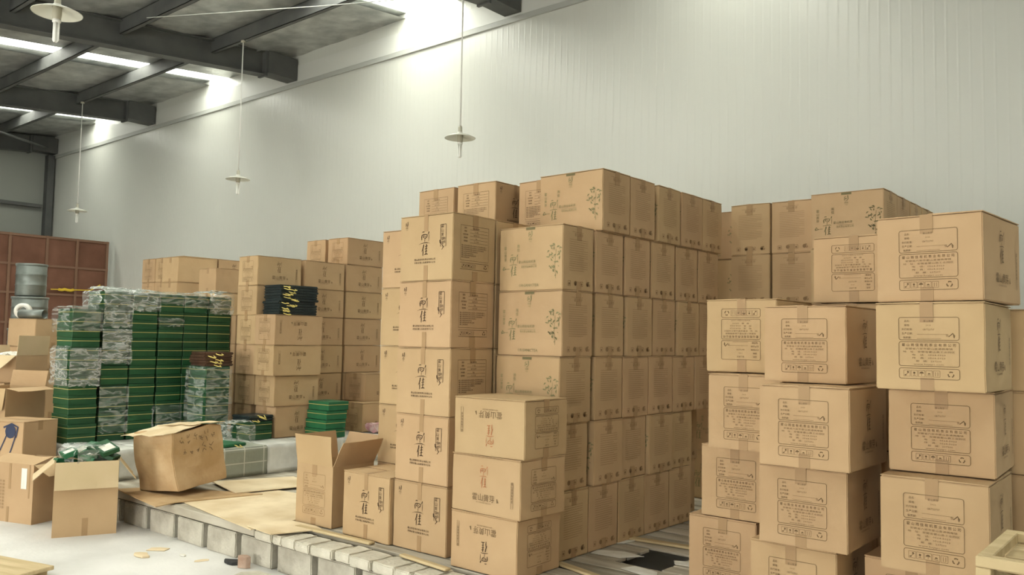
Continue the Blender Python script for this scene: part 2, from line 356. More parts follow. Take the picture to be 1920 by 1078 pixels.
def label_panel(p, u, v, w_, h_, m=0, q=None):
    """the three framed panels with rounded corners on the end of a flat carton; (u,v) bottom centre"""
    t = .0022; hw = w_/2
    p.on('label_print/1').frame(u-hw, u+hw, v, v+.17*h_, t, .008, m); p.on('label_print/2').frame(u-hw, u+hw, v+.205*h_, v+.60*h_, t, .008, m); p.on('label_print/3').frame(u-hw, u+hw, v+.63*h_, v+h_, t, .008, m)
    q = q or p; p.on('label_print/2'); icons(q.on('symbol_print'), u-hw*.84, v+.035*h_, .10*h_, m); q.on('recycling_mark').recycle(u+hw*.72, v+.083*h_, .042*h_, m)
    p.row('霍山雨佳有机茶业有限公司', u, v+.53*h_, .052*h_, w_*.92, m, .01)
    for i, (tx, sc) in enumerate((('安徽省六安市霍山县诸佛庵镇', .78), ('地　址：安徽省霍山县工业园区', .86), ('电　话：0564-5023', .55), ('传　真：0564-5023', .55), ('邮　编：237200', .42), ('www.hsyjyc.com', .5))):
        p.text(tx, u, v+(.475-i*.05)*h_, .034*h_, m, 0, wfit=w_*sc)
    p.on('label_print/3')
    for i, (a, b, L) in enumerate((('品名：', '霍山黄芽', .33), ('规格：', '1×10', .14), ('执行标准：', 'GB/T22737', .42), ('生产日期：', '', .5), ('保质期：', '', .4))):
        y = v+(.925-i*.068)*h_; p.text(a, u-hw*.68, y, .040*h_, m, .008)
        if b: p.text(b, u-hw*.0, y, .038*h_, m, 0)
        else: p.rect(u-hw*.38, u-hw*.38+w_*L, y, y+.004*h_, m)
    p.stroke([(u+hw*.66, v+.685*h_), (u+hw*.8, v+.74*h_), (u+hw*.84, v+.70*h_), (u+hw*.84, v+.665*h_)], [.004*h_*3, .02*h_, .03*h_, .012*h_], m); p.text('佳', u+hw*.62, v+.69*h_, .045*h_, m)
def table_panel(p, u, v, w_, h_, m=0, q=None):
    hw = w_/2; t = .002
    p.on('label_print/1').frame(u-hw, u+hw, v, v+.15*h_, t, 0, m); p.on('label_print/2').frame(u-hw, u+hw, v+.20*h_, v+h_, t, 0, m); q = q or p; icons(q.on('symbol_print'), u-hw*.9, v+.03*h_, .085*h_, m); q.on('recycling_mark').recycle(u+hw*.78, v+.075*h_, .04*h_, m)
    for i, (a, b) in enumerate((('品名', '霍山黄芽茶'), ('规格', '1×10盒'), ('执行标准', 'GB/T22737'), ('净含量', '5kg'), ('保质期', '十八个月'))):
        y = v+(.93-i*.075)*h_; p.text(a, u-hw*.66, y, .042*h_, m, .006); p.text(b, u+hw*.1, y, .042*h_, m, 0); p.rect(u-hw*.35, u+hw*.95, y-.018*h_, y-.013*h_, m)
    for i, L in enumerate((.95, .95, .85, .62, .45, .55, .30)):
        y = v+(.53-i*.045)*h_; p.text('霍山雨佳有机茶业有限公司安徽省霍山县'[:int(18*L)], u-hw*.93+w_*.93*L/2, y, .034*h_, m, 0, wfit=w_*.93*L)
def green_narrow(p, W, H, m=0, q=None):
    p.rect(-W*.22, W*.16, H*.90, H*.905, m); p.text('霍山黄芽', 0, H*.84, .022, m)
    for i in range(15): p.rect(-W*.3, W*(.3-(.12 if i % 5 == 4 else 0)), H*(.78-i*.034), H*(.782-i*.034)+.0012, m)
    p = (q or p)
    for i in range(4):
        p.on('symbol_print/%d' % i); u = -W*.30+i*W*.2; p.disc(u, H*.11, .015, m, n=10) if i % 2 else p.frame(u-.013, u+.013, H*.07, H*.14, .003, 0, m)
        p.disc(u, H*.10, .008, m, n=6)
    p.on('recycling_mark').recycle(W*.33, H*.11, .014, m)
def build_prints(kind, W, D, H, variant, turned):
    """lettering of the wide side, label of the end, handling symbols of the end"""
    wide, narrow, sym = Pr(), Pr(), Pr(); flip = variant.startswith('flip'); ink = 'ink'
    mats = ['ink']
    if kind == 'A':
        wide.on('brush_lettering').yujia(-.005, H*.56, H*.385); wide.on('corner_logo').logo(-W*.37, H*.86, H*.12)
        wide.on('small_lettering').row('霍山雨佳有机茶业有限公司', -.005, H*.308, .0132, W*.40, 0, .012); wide.row('安徽省霍山县黄芽茶叶公司', -.005, H*.262, .0125, W*.40, 0, .012)
        wide.on('framed_lettering').frame(W*.275, W*.375, H*.50, H*.83, .0035, 0, 0); wide.text('霍山黄芽茶', W*.31, H*.785, .024, 0, .0, vertical=True); wide.text('雨佳', W*.345, H*.60, .018, 0, 0, vertical=True)
        wide.stroke([(W*.262, H*.60), (W*.272, H*.56), (W*.285, H*.54)], [.006, .012, .003]); wide.stroke([(W*.30, H*.53), (W*.33, H*.49), (W*.30, H*.45)], [.004, .007, .003])
        mats = ['ink', 'ink']; table_panel(narrow, 0, H*.17, D*.66, H*.66, 1, sym)
    elif kind == 'S':
        red = 'red' in variant; mats = ['ink_mid', 'ink_red' if red else ('ink_mid' if turned else 'ink')]
        wide.on('brush_lettering').yujia(-.01, H*.64, H*.40, 1, False); wide.on('name_lettering')
        for i, ch in enumerate('霍山黄芽'): wide.text(ch, -.075+i*.042, H*.235, .042, 0, .0)
        wide.stroke([(.087, H*.30), (.092, H*.235)], [.004, .012]); wide.text('HUOSHANHUANGYA', -.01, H*.185, .011, 0)
        wide.on('framed_lettering').frame(W*.37, W*.40, H*.18, H*.62, .002, 0, 0); wide.text('霍山黄芽有机茶', W*.385, H*.58, .0145, 0, 0, vertical=True)
        label_panel(narrow, 0, H*.13, min(D*.55, .215), H*.70, 0, sym)
    elif kind == 'G':
        mats = ['ink_green', 'ink_dark_green', 'ink_light']; dark = 'dark' in variant
        a = 1 if dark else 0
        wide.on('seal_print').rect(-.035, .035, H*.945, H*.985, 1); wide.on('corner_logo').logo(0, H*.85, H*.16, a)
        wide.on('brush_lettering').text('霍山黄芽', -W*.40, H*.66, .022, a, 0, vertical=True); wide.yujia(-W*.26, H*.40, H*.36, a, False); wide.text('雨佳', -W*.19, H*.68, .022, a, 0, vertical=True)
        wide.stroke([(-W*.44, H*.34), (-W*.42, H*.38), (-W*.39, H*.345), (-W*.44, H*.335)], .007, a); wide.rect(-W*.39, -W*.33, H*.345, H*.352, a)
        wide.on('small_lettering').text('霍山雨佳有机茶', -W*.05, H*.43, .019, a, 0); wide.rect(-W*.14, W*.10, H*.40, H*.404, a); wide.text('有机茶业有限公司', -W*.02, H*.355, .015, a)
        wide.on('leaf_print').leaves(W*.38, H*.22, W*.17, H*.50, 3, a); wide.on('bottom_lettering').text('ORGANICTEA', -W*.02, H*.06, .024, a, 0)
        green_narrow(narrow, D, H, 2, sym)
    elif kind == 'P': pass
    e = .0014
    def side(pr, place, nm):
        out = []
        if not pr.v: return out
        vs, fs, mi = pr.build(place, flip, H)
        for lay in dict.fromkeys(pr.li):
            mb = MB(); idx = {}
            for f, m_, l_ in zip(fs, mi, pr.li):
                if l_ != lay: continue
                t = []
                for i in f:
                    if i not in idx: idx[i] = len(mb.v); mb.v.append(vs[i])
                    t.append(idx[i])
                mb.f.append(tuple(t)); mb.mi.append(m_)
            out.append((lay.split('/')[0], mb.mesh(nm, mats)))
        return out
    front = lambda u, v: (u, -D/2-e, v)
    endp = (lambda u, v: (-W/2-e, -u, v)) if turned else (lambda u, v: (W/2+e, u, v))
    return side(wide, front, 'lettering'), side(narrow, endp, 'label'), side(sym, endp, 'symbols')

# ---------------------------------------------------------------- cartons
_body, _tape, _print = {}, {}, {}
def body_mesh(W, D, H, seed):
    k = (round(W, 3), round(D, 3), round(H, 3), seed)
    if k not in _body:
        bm = grid_box(W, D, H-.004, .09, .0045, seed+1, True, freq=5, round_=.004)
        me = bpy.data.meshes.new('carton'); bm.to_mesh(me); bm.free()
        mb = MB(); rr = random.Random(seed*91+int(W*1000)); g = .0015
        for sgn in (-1, 1):    # two closed top flaps meeting at the middle, with slightly raised lips
            lift = rr.random()*.004; a, b = (g, D/2-.001) if sgn > 0 else (-D/2+.001, -g)
            vs = []
            for x in [(-W/2+.001)+(W-.002)*i/6 for i in range(7)]:
                for y in (a, b):
                    z = H-.0035; inner = abs(y) < .01
                    z2 = H-.0005+(lift if inner else 0)+rr.random()*.0015
                    vs.append((x, y, z)); vs.append((x, y, z2))
            fs = []
            for i in range(6):
                q = i*4; fs += [(q+1, q+5, q+7, q+3), (q, q+2, q+6, q+4), (q, q+4, q+5, q+1), (q+2, q+3, q+7, q+6)]
            fs += [(0, 1, 3, 2), (24, 26, 27, 25)]
            mb.add(vs, fs)
        m2 = mb.mesh('flaps', 'card')
        bm = bmesh.new(); bm.from_mesh(me); bm.from_mesh(m2); bmesh.ops.recalc_face_normals(bm, faces=bm.faces[:]); bm.to_mesh(me); bm.free(); me.materials.append(M['card'])
        _body[k] = me
    return _body[k]
def band(axis, W, D, H, c, wd, drop, low):
    """one strip of tape: over the top and down both sides, or (low) under the base and up both sides; axis 0 runs along x"""
    e = .0010; L = (W if axis == 0 else D)/2; mb = MB()
    pr_ = [(-L-e, drop), (-L-e, -e), (L+e, -e), (L+e, drop)] if low else [(-L-e, H-drop), (-L-e, H+e+.0007), (L+e, H+e+.0007), (L+e, H-drop)]
    if low: pr_ = [(a, max(b, .0004)) for a, b in pr_]
    inn = [(-L, pr_[0][1]), (-L, H-.0005 if not low else .0009), (L, H-.0005 if not low else .0009), (L, pr_[3][1])]
    vs = []
    for p in pr_+inn:
        for s_ in (-1, 1): t_ = c+s_*wd/2; vs.append((p[0], t_, p[1]) if axis == 0 else (t_, p[0], p[1]))
    fs = []
    for i in range(3): a, b = 2*i, 2*i+2; fs += [(a, b, b+1, a+1), (a+8, a+9, b+9, b+8), (a, a+8, b+8, b), (a+1, b+1, b+9, a+9)]
    fs += [(0, 1, 9, 8), (6, 14, 15, 7)]
    mb.add(vs, fs); return mb.mesh('tape', 'tape')
def tape_mesh(kind, W, D, H, seed):
    """list of tape strips"""
    k = (kind, round(W, 3), round(D, 3), round(H, 3), seed % 3)
    if k not in _tape:
        rr = random.Random(seed); off = (rr.random()-.5)*.014; dn = H*(.17+.06*rr.random()); up = H*(.14+.05*rr.random())
        r_ = [band(0, W, D, H, off, .048, dn, False), band(0, W, D, H, off, .048, up, True)]
        if kind == 'A': r_ += [band(1, W, D, H, 0, .034, H*.25, False), band(1, W, D, H, .004, .034, H*.23, True)]
        _tape[k] = r_
    return _tape[k]
NB = [0]
def tier_word(i, n):
    top = n-1-i
    if n == 1: return 'single'
    if top == 0: return 'topmost'
    if i == 0: return 'bottom'
    return {1: 'second from top', 2: 'third from top', 3: 'fourth from top', 4: 'fifth from top', 5: 'sixth from top'}[top]
LOOK = {'A': ('tall carton with bold black characters', 'printed tan cartons in the front middle stacks'),
        'S': ('flat tan carton printed with framed labels', 'flat label-printed cartons'),
        'G': ('tan carton with faded green tea print', 'green-printed cartons'), 'P': ('plain tan carton', 'plain cartons')}
def carton(kind, cx, cy, z, W, D, H, label, rz=0, variant='', group=None, tape=True):
    NB[0] += 1; seed = NB[0] % 4
    o = thing('cardboard_box', label, 'cardboard box', (cx, cy, z), rz, group)
    link('box_body', body_mesh(W, D, H, seed), o)
    for tm in (tape_mesh(kind, W, D, H, NB[0] % 3) if tape else []): link('packing_tape', tm, o)
    turned = abs(rz) > .8
    k = (kind, round(W, 3), round(D, 3), round(H, 3), variant, turned)
    if k not in _print: _print[k] = build_prints(kind, W, D, H, variant, turned)
    f_, l_, s_ = _print[k]
    for nm_, me_ in f_: link(nm_, me_, o)
    lo = None
    for nm_, me_ in l_: lo = link(nm_, me_, o)
    for nm_, me_ in s_: link(nm_, me_, lo or o)
    return o
def col(kind, x0, x1, y0, y1, zs, place, ori=0, variants=None, group=None, jit=.003, look=None, seed=0, yaw=.5):
    """a stack: zs = list of (z0, z1); ori 0: wide side faces -Y; 1: wide side faces +X"""
    rr = random.Random(seed*131+int(abs(x0)*100)+int(y0*10)); n = len(zs); res = []
    for i, (a, b) in enumerate(zs):
        WX, WY = x1-x0, y1-y0; W, D = (WX, WY) if ori == 0 else (WY, WX)
        v = variants[i] if variants else ''
        lb = '%s, %s %s' % (look or LOOK[kind][0], tier_word(i, n), place)
        res.append(carton(kind, (x0+x1)/2+rr.uniform(-jit, jit), (y0+y1)/2+rr.uniform(-jit, jit), a, W, D, b-a-.003, lb, (PI/2 if ori else 0)+R_(rr.uniform(-yaw, yaw)), v, group or LOOK[kind][1]))
    return res
def tiers(z0, h, n): return [(z0+i*h, z0+(i+1)*h) for i in range(n)]

# ================================================================= building shell
mb = MB(); mb.box(FAR_X-.3, NEAR_X+.3, LEFT_Y-.3, WALL_Y+.3, -.2, 0); struct('floor', mb.mesh('floor', 'floor'))
mb = MB(); mb.box(FAR_X-.2, NEAR_X+.2, WALL_Y, WALL_Y+.12, 0, 6.7); struct('wall_right', mb.mesh('wall', 'wall'))
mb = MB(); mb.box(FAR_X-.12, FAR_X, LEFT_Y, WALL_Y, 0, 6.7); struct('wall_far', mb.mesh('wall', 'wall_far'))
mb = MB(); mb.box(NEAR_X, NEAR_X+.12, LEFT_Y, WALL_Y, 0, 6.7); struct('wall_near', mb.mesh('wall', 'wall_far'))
mb = MB(); xs = [FAR_X]+[c for d in DOORS for c in d]+[NEAR_X]
for i in range(0, len(xs), 2): mb.box(xs[i], xs[i+1], LEFT_Y-.12, LEFT_Y, 0, 6)
for a, b in DOORS: mb.box(a, b, LEFT_Y-.12, LEFT_Y, DOOR_H, 6)
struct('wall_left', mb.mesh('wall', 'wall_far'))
mb = MB()                                                             # lower grey dado trim where wall meets roof
mb.box(FAR_X, NEAR_X, WALL_Y-.035, WALL_Y-.001, 5.79, 5.86); struct('trim_1', mb.mesh('trim', 'trim'))
mb = MB(); mb.box(FAR_X, NEAR_X, WALL_Y-.02, WALL_Y-.001, 5.87, 6.16); struct('trim_2', mb.mesh('trim', 'flash'))
# roof with openings for the skylights
def roof_slab(mb, x0, x1, y0, y1, t0, t1, m=0):
    vs = [Vector((x, y, roof_z(y)+t)) for t in (t0, t1) for y in (y0, y1) for x in (x0, x1)]
    mb.add(vs, [(0, 2, 3, 1), (4, 5, 7, 6), (0, 1, 5, 4), (2, 6, 7, 3), (0, 4, 6, 2), (1, 3, 7, 5)], m)
def roof_sheet(x0, x1, seed):
    """sagging foil insulation between purlins"""
    vs = []; fs = []; nx = max(2, int((x1-x0)/.16)); ny = 100
    for i in range(nx+1):
        x = x0+(x1-x0)*i/nx
        for j in range(ny+1):
            y = LEFT_Y+(WALL_Y-LEFT_Y)*j/ny
            ph = ((WALL_Y-.12-y) % 1.45)/1.45; e = min(1, 4*min(i, nx-i)/nx)
            z = roof_z(y)-.05*math.sin(PI*ph)*e+.028*noise.noise(Vector((x*1.9, y*3.1+x*1.2, seed)))*e
            vs.append((x, y, z+.02))
    for i in range(nx):
        for j in range(ny): a = i*(ny+1)+j; fs.append((a, a+1, a+ny+2, a+ny+1))
    return vs, fs
mb = MB(); edges = [FAR_X]+[c for s_ in SKYL for c in s_]+[NEAR_X]
for i in range(0, len(edges), 2):
    roof_slab(mb, edges[i], edges[i+1], LEFT_Y-.3, WALL_Y+.2, .10, .14, 0)
    vs, fs = roof_sheet(edges[i], edges[i+1], i); mb.add(vs, fs, 0)
struct('ceiling', mb.mesh('ceiling', 'foil', True))
for i, (a, b) in enumerate(SKYL):
    mb = MB(); roof_slab(mb, a, b, LEFT_Y-.3, WALL_Y+.1, .11, .113); struct('window_%d' % (i+1), mb.mesh('skylight', 'skylight'))

PY = [WALL_Y-1.57-1.45*k for k in range(10)]
for k, y in enumerate(PY):                                            # purlins run along the building
    z = roof_z(y); mb = MB()
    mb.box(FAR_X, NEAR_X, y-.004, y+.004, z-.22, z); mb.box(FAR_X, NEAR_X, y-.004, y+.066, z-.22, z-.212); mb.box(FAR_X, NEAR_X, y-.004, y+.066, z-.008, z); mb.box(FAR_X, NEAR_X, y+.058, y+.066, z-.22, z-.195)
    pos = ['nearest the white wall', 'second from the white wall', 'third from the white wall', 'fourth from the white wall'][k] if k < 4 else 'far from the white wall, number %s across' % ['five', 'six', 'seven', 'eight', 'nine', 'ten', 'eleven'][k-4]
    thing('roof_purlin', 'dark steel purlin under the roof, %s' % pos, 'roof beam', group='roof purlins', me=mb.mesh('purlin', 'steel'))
RX = [-21.85, -17.0, -12.1, -7.14, -2.2, 2.75]
for k, x in enumerate(RX):
    t = thing('roof_rafter', 'heavy dark steel rafter crossing the roof, %s' % ['against the far wall', 'one bay before the far wall', 'second from the far wall', 'with haunch above the nearest wall lamp', 'nearly over the camera', 'behind the camera'][k], 'roof beam', group='steel rafters')
    # web and flanges: top follows the roof, bottom flange at roof_z-.55
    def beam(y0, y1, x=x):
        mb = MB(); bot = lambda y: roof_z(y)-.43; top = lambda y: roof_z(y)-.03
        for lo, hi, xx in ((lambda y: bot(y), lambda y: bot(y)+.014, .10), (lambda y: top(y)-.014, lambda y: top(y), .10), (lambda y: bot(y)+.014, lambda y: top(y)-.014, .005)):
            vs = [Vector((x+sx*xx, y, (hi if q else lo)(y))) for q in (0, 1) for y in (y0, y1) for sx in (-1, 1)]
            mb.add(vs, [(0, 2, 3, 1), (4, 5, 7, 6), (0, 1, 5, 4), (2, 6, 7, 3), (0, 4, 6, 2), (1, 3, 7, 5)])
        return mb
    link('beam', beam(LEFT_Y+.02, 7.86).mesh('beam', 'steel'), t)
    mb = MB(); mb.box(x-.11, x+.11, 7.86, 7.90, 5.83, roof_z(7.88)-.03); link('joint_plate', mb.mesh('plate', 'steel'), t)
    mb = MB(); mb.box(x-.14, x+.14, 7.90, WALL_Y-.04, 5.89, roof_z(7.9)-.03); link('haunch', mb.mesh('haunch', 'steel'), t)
for a in (0,):                                                      # wind braces at the far end
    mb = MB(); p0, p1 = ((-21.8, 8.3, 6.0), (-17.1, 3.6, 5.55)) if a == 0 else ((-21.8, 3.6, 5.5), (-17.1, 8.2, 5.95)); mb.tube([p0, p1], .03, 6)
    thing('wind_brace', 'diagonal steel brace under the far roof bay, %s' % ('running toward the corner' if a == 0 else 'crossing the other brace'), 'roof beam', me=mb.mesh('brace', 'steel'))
mb = MB(); mb.tube([(-10.57, 5.13, 5.62), (-8.5, 6.35, 5.66), (-7.2, 7.1, 5.7)], .006, 6)
thing('tie_rod', 'thin pale tie rod running under the roof left of centre', 'rod', me=mb.mesh('rod', 'trim'))
# far wall framing
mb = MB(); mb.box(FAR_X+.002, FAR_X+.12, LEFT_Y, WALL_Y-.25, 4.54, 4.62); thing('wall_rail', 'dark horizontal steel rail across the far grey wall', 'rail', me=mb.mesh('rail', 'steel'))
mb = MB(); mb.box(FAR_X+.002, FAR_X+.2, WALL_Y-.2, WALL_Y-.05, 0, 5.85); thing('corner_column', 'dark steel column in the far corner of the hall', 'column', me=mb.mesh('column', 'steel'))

# red-brown panelled partition by the far wall
t = thing('panelled_partition', 'tall red-brown panelled wooden partition in front of far wall', 'partition', (-18.5, 0, 0))
mb = MB(); mb.box(-.04, 0, -3.5, 8.36, 0, 3.50); link('board', mb.mesh('board', 'redboard'), t)
mb = MB()
for y in [8.33, 7.70, 7.10, 6.4, 5.7, 5.0, 4.3, 3.6]: mb.box(.001, .035, y-.025, y+.025, 0, 3.50)
for z in (3.47, 2.88, 2.30, 1.7): mb.box(.001, .032, -3.5, 8.36, z-.022, z+.022)
link('batten', mb.mesh('batten', 'redbar'), t)
mb = MB(); rr = random.Random(4); mb.tube([(0.06, 7.35+i*.06, 2.42+.03*rr.uniform(-1, 1)) for i in range(6)], .03, 6); mb.tube([(.05, 7.2, 2.40), (.05, 8.0, 2.42), (.05, 8.2, 2.55)], .012, 5)
thing('yellow_rag', 'small yellow rag tied on red-brown panelled partition', 'rag', (-18.495, 0, 0), me=mb.mesh('rag', 'yellow'))
# steel drums
for z, r, h, lb in ((0, .25, 1.02, 'lower steel drum standing on floor before the partition'), (1.03, .235, .52, 'middle steel drum stacked on a taller drum'), (1.56, .21, .40, 'galvanised canister with lid on stacked drums'), (1.97, .18, .42, 'topmost galvanised drum on the pile at left')):
    t = thing('steel_drum', lb, 'drum', (-11.85, 4.38 if z > 1 else 4.36, z), group='stacked steel drums')
    mb = MB(); prof = [(r*.97, 0), (r, .01), (r, h*.32), (r*1.03, h*.34), (r, h*.36), (r, h*.64), (r*1.03, h*.66), (r, h*.68), (r, h-.01), (r*.97, h)]; mb.lathe(prof, 28); link('drum_body', mb.mesh('drum', 'zinc', True), t)
    mb = MB(); mb.lathe([(r*1.03, h-.03), (r*1.05, h-.02), (r*1.05, h-.004), (r*1.03, h)], 28); link('rim', mb.mesh('rim', 'zinc', True), t)

# ================================================================= pendant lamps
def lamp(x, y, z, lb, tubes=True, rod=False):
    top = roof_z(y)-.222
    t = thing('pendant_lamp', lb, 'lamp', (x, y, z), group='hanging enamel lamps')
    mb = MB(); mb.lathe([(.178, -.022), (.180, -.018), (.12, .010), (.05, .028), (.032, .034), (.030, .05), (.026, .05), (.028, .03), (.05, .022), (.12, .004), (.175, -.020)], 36, caps=False); mb2 = mb; 
    link('lamp_shade', mb.mesh('shade', 'enamel', True), t)
    mb = MB(); mb.lathe([(.020, .12), (.024, .10), (.024, .05), (.032, .035), (.034, -.03), (.030, -.07), (.026, -.075)], 18); link('socket', mb.mesh('socket', 'socket', True), t)
    mb = MB()
    for k in range(4):
        a = PI/4+k*PI/2; cx, cy = .017*math.cos(a), .017*math.sin(a); mb.tube([(cx, cy, -.07), (cx, cy, -.23), (cx*.4, cy*.4, -.245)], .0085, 8)
    mb.lathe([(.031, -.070), (.031, -.090), (.028, -.092)], 16); link('bulb', mb.mesh('bulb', 'tube', True), t)
    mb = MB(); mb.tube([(0, 0, .11), (0, 0, top-z)], .009 if not rod else .010, 8); link('cord', mb.mesh('cord', 'cord', True), t)
    mb = MB(); mb.lathe([(.035, top-z-.03), (.035, top-z)], 14); link('ceiling_mount', mb.mesh('mount', 'socket', True), t)
lamp(-6.76, 2.58, 3.97, 'largest white enamel hanging lamp with tube bulb, top left of photo')
lamp(-11.19, 6.93, 3.866, 'second hanging lamp with glass bulb, between far lamp and tall one')
lamp(-16.72, 6.93, 3.863, 'smallest and farthest white hanging lamp, near the far corner')
lamp(-6.61, 6.93, 3.84, 'white hanging lamp before the white wall above the front stacks')

# ================================================================= raised platform
for i in range(2, 21):                                                # concrete blocks along the front edge
    x = -8.62+i*.415; rr = random.Random(i)
    me = bpy.data.meshes.new('block'); bm = grid_box(.355, .19, .170, .06, .006, i, True, freq=14, round_=.008); bm.to_mesh(me); bm.free(); me.materials.append(M['concrete'])
    side = 'left of the tilted carton' if x < -7 else ('under the dusty cardboard sheet' if x < -4.9 else 'under the front cartons')
    nth = ['first', 'second', 'third', 'fourth', 'fifth', 'sixth', 'seventh', 'eighth', 'ninth', 'tenth', 'eleventh', 'twelfth', 'thirteenth', 'fourteenth', 'fifteenth', 'sixteenth', 'seventeenth', 'eighteenth', 'nineteenth', 'twentieth', 'twenty-first'][i]
    thing('concrete_block', 'grey concrete block %s, %s from the left' % (side, nth), 'concrete block', (x, 3.355+rr.uniform(-.006, .006), 0), R_(rr.uniform(-1, 1)), 'blocks along the platform edge', me)
mb = MB(); mb.box(-8.42, -4.92, 3.47, 8.42, 0, .235); mb.box(-8.42, -4.92, 3.265, 3.47, .176, .235)

thing('raised_platform', 'low raised platform of boards carrying the left stacks', 'platform', me=bevel(mb.mesh('platform', 'plank'), .004, 1))
mb = MB(); mb.box(-13.0, -8.43, 5.2, 8.42, 0, .235); thing('raised_platform', 'far end of the low board platform under distant cartons', 'platform', me=mb.mesh('platform', 'plank'))
mb = MB(); mb.box(-4.90, .5, 3.47, 3.56, .0, .175); mb.box(-4.90, .5, 5.6, 5.7, 0, .205); mb.box(-4.90, .5, 7.6, 7.7, 0, .205)
thing('support_beam', 'rough timber bearers under the plank deck', 'beam', me=mb.mesh('bearer', 'plank'))
x = -4.88; i = 0
ORD = ['first', 'second', 'third', 'fourth', 'fifth', 'sixth', 'seventh', 'eighth', 'ninth', 'tenth', 'eleventh', 'twelfth', 'thirteenth', 'fourteenth', 'fifteenth', 'sixteenth', 'seventeenth', 'eighteenth', 'nineteenth', 'twentieth', 'twenty-first', 'twenty-second', 'twenty-third', 'twenty-fourth', 'twenty-fifth', 'twenty-sixth', 'twenty-seventh', 'twenty-eighth', 'twenty-ninth', 'thirtieth', 'thirty-first', 'thirty-second', 'thirty-third', 'thirty-fourth', 'thirty-fifth', 'thirty-sixth', 'thirty-seventh', 'thirty-eighth', 'thirty-ninth', 'fortieth']
rr = random.Random(77)
while x < .3:
    L = rr.choice([.10, .13, .2, .21, .15]); me = bpy.data.meshes.new('brick'); bm = grid_box(L-.008, .19, .060, .035, .010, i+40, True, freq=16, round_=.009); bm.to_mesh(me); bm.free(); me.materials.append(M['brick'])
    thing('rough_brick', 'rough grey brick on top of blocks, %s from left along edge' % ORD[i], 'brick', (x+L/2, 3.335+rr.uniform(-.012, .012), .174), R_(rr.uniform(-2, 2)), 'capping bricks on the platform edge', me); x += L; i += 1
y = 3.46; k = 0
while y < 8.35:                                                        # deck planks on the right
    wd = rr.uniform(.10, .15); gap = rr.uniform(.01, .04)
    segs = [(-4.90, .5)]
    if 4.2 < y < 4.5: segs = [(-4.9, -2.70), (-2.40, .5)]
    for q, (a, b) in enumerate(segs):
        mb = MB(); mb.box(a, b, y, y+wd, .212+rr.uniform(0, .01), .238); 
        thing('deck_plank', ('dusty grey deck plank, %s from the front edge' % ORD[k])+('' if len(segs) == 1 else (', left of hole' if q == 0 else ', right of hole')), 'plank', group='planks of the storage deck', me=bevel(mb.mesh('plank', 'plank'), .004, 1))
    y += wd+gap; k += 1
for i, (x, y, a, L, wd) in enumerate(((-4.35, 3.47, 2, .72, .05), (-3.45, 3.40, -6, .42, .04), (-2.45, 3.80, -14, .9, .05), (-2.65, 4.75, 6, .8, .06))):
    mb = MB(); mb.box(-L/2, L/2, -wd/2, wd/2, 0, .014); thing('wood_batten', 'thin weathered wood batten %s' % ['under the front printed cartons', 'beside the lowest leaning carton', 'lying across deck right of stacks', 'lying by the tall green-printed wall'][i], 'batten', (x, y, .241), R_(a), me=bevel(mb.mesh('batten', 'wood'), .003, 1))
for i, (x, y, a, s_) in enumerate(((-2.78, 4.33, 20, .17), (-2.45, 4.10, -15, .16), (-2.95, 4.6, 50, .12), (-2.35, 4.42, 8, .12))):
    mb = MB(); q = random.Random(i); pts = [(s_*(.6+.5*q.random())*math.cos(j*PI/2.5), s_*.62*(.5+.6*q.random())*math.sin(j*PI/2.5)) for j in range(5)]
    mb.prism(pts, 0, .003); thing('torn_cardboard', 'torn pale cardboard scrap on the deck, %s' % ['left of the dark hole', 'in front of the dark hole', 'against the carton wall', 'right of the dark hole'][i], 'cardboard scrap', (x, y, .2415), R_(a), me=mb.mesh('scrap', 'white'))

# flat cardboard sheets on the platform
def sheet(pts, z, lb, m='sheet', th=.006, seed=0):
    mb = MB(); mb.prism(pts, 0, th); thing('cardboard_sheet', lb, 'cardboard sheet', (0, 0, z), me=mb.mesh('sheet', m))
sheet([(-6.04, 3.37), (-4.86, 3.20), (-4.90, 3.60), (-5.1, 4.28), (-5.95, 4.15)], .2375, 'large dusty flat cardboard sheet on the platform')
sheet([(-4.93, 3.22), (-4.62, 3.19), (-4.50, 3.50), (-4.60, 3.53), (-4.86, 3.52)], .247, 'small cardboard piece sticking over platform edge')
sheet([(-6.85, 3.25), (-5.95, 3.12), (-6.0, 3.3), (-5.85, 3.95), (-6.7, 3.55)], .2445, 'brown cardboard sheet under the tilted crumpled carton', 'card_old')
sheet([(-6.6, 3.95), (-6.0, 3.80), (-5.85, 4.5), (-6.35, 4.6)], .252, 'cardboard offcut beside the grey wrapped bundle')
sheet([(-6.3, 4.62), (-5.2, 4.35), (-5.0, 5.0), (-6.1, 5.2)], .2375, 'grey dusty board in front of white bundles', 'plank')

# ================================================================= wrapped bundles
def bundle(x0, x1, y0, y1, h, lb, m='bundle_white', seed=0):
    me = bpy.data.meshes.new('bundle'); bm = grid_box(x1-x0, y1-y0, h, .045, .012 if m == 'bundle_white' else .004, seed, True, freq=11, round_=.01)
    bm.to_mesh(me); bm.free(); me.materials.append(M[m]); [setattr(p, 'use_smooth', True) for p in me.polygons]
    thing('wrapped_bundle', lb, 'wrapped bundle', ((x0+x1)/2, (y0+y1)/2, .236), group='plastic wrapped bundles', me=me)
BZ = .264
fr = [(4.10, 4.585, 'bundle_grey', 'grey wrapped bundle tied with white string in a grid'), (4.59, 5.03, 'bundle_white', 'white plastic wrapped bundle beside the grey one'), (5.035, 5.5, 'bundle_white', 'white wrapped bundle with torn corner behind open carton'), (5.505, 6.0, 'bundle_white', 'white wrapped bundle under the small green box stack'), (6.005, 6.6, 'bundle_white', 'white wrapped bundle under the farthest low cartons')]
for i, (a, b, m, lb) in enumerate(fr): bundle(-7.215, -6.73, a, b, BZ, lb, m, i)
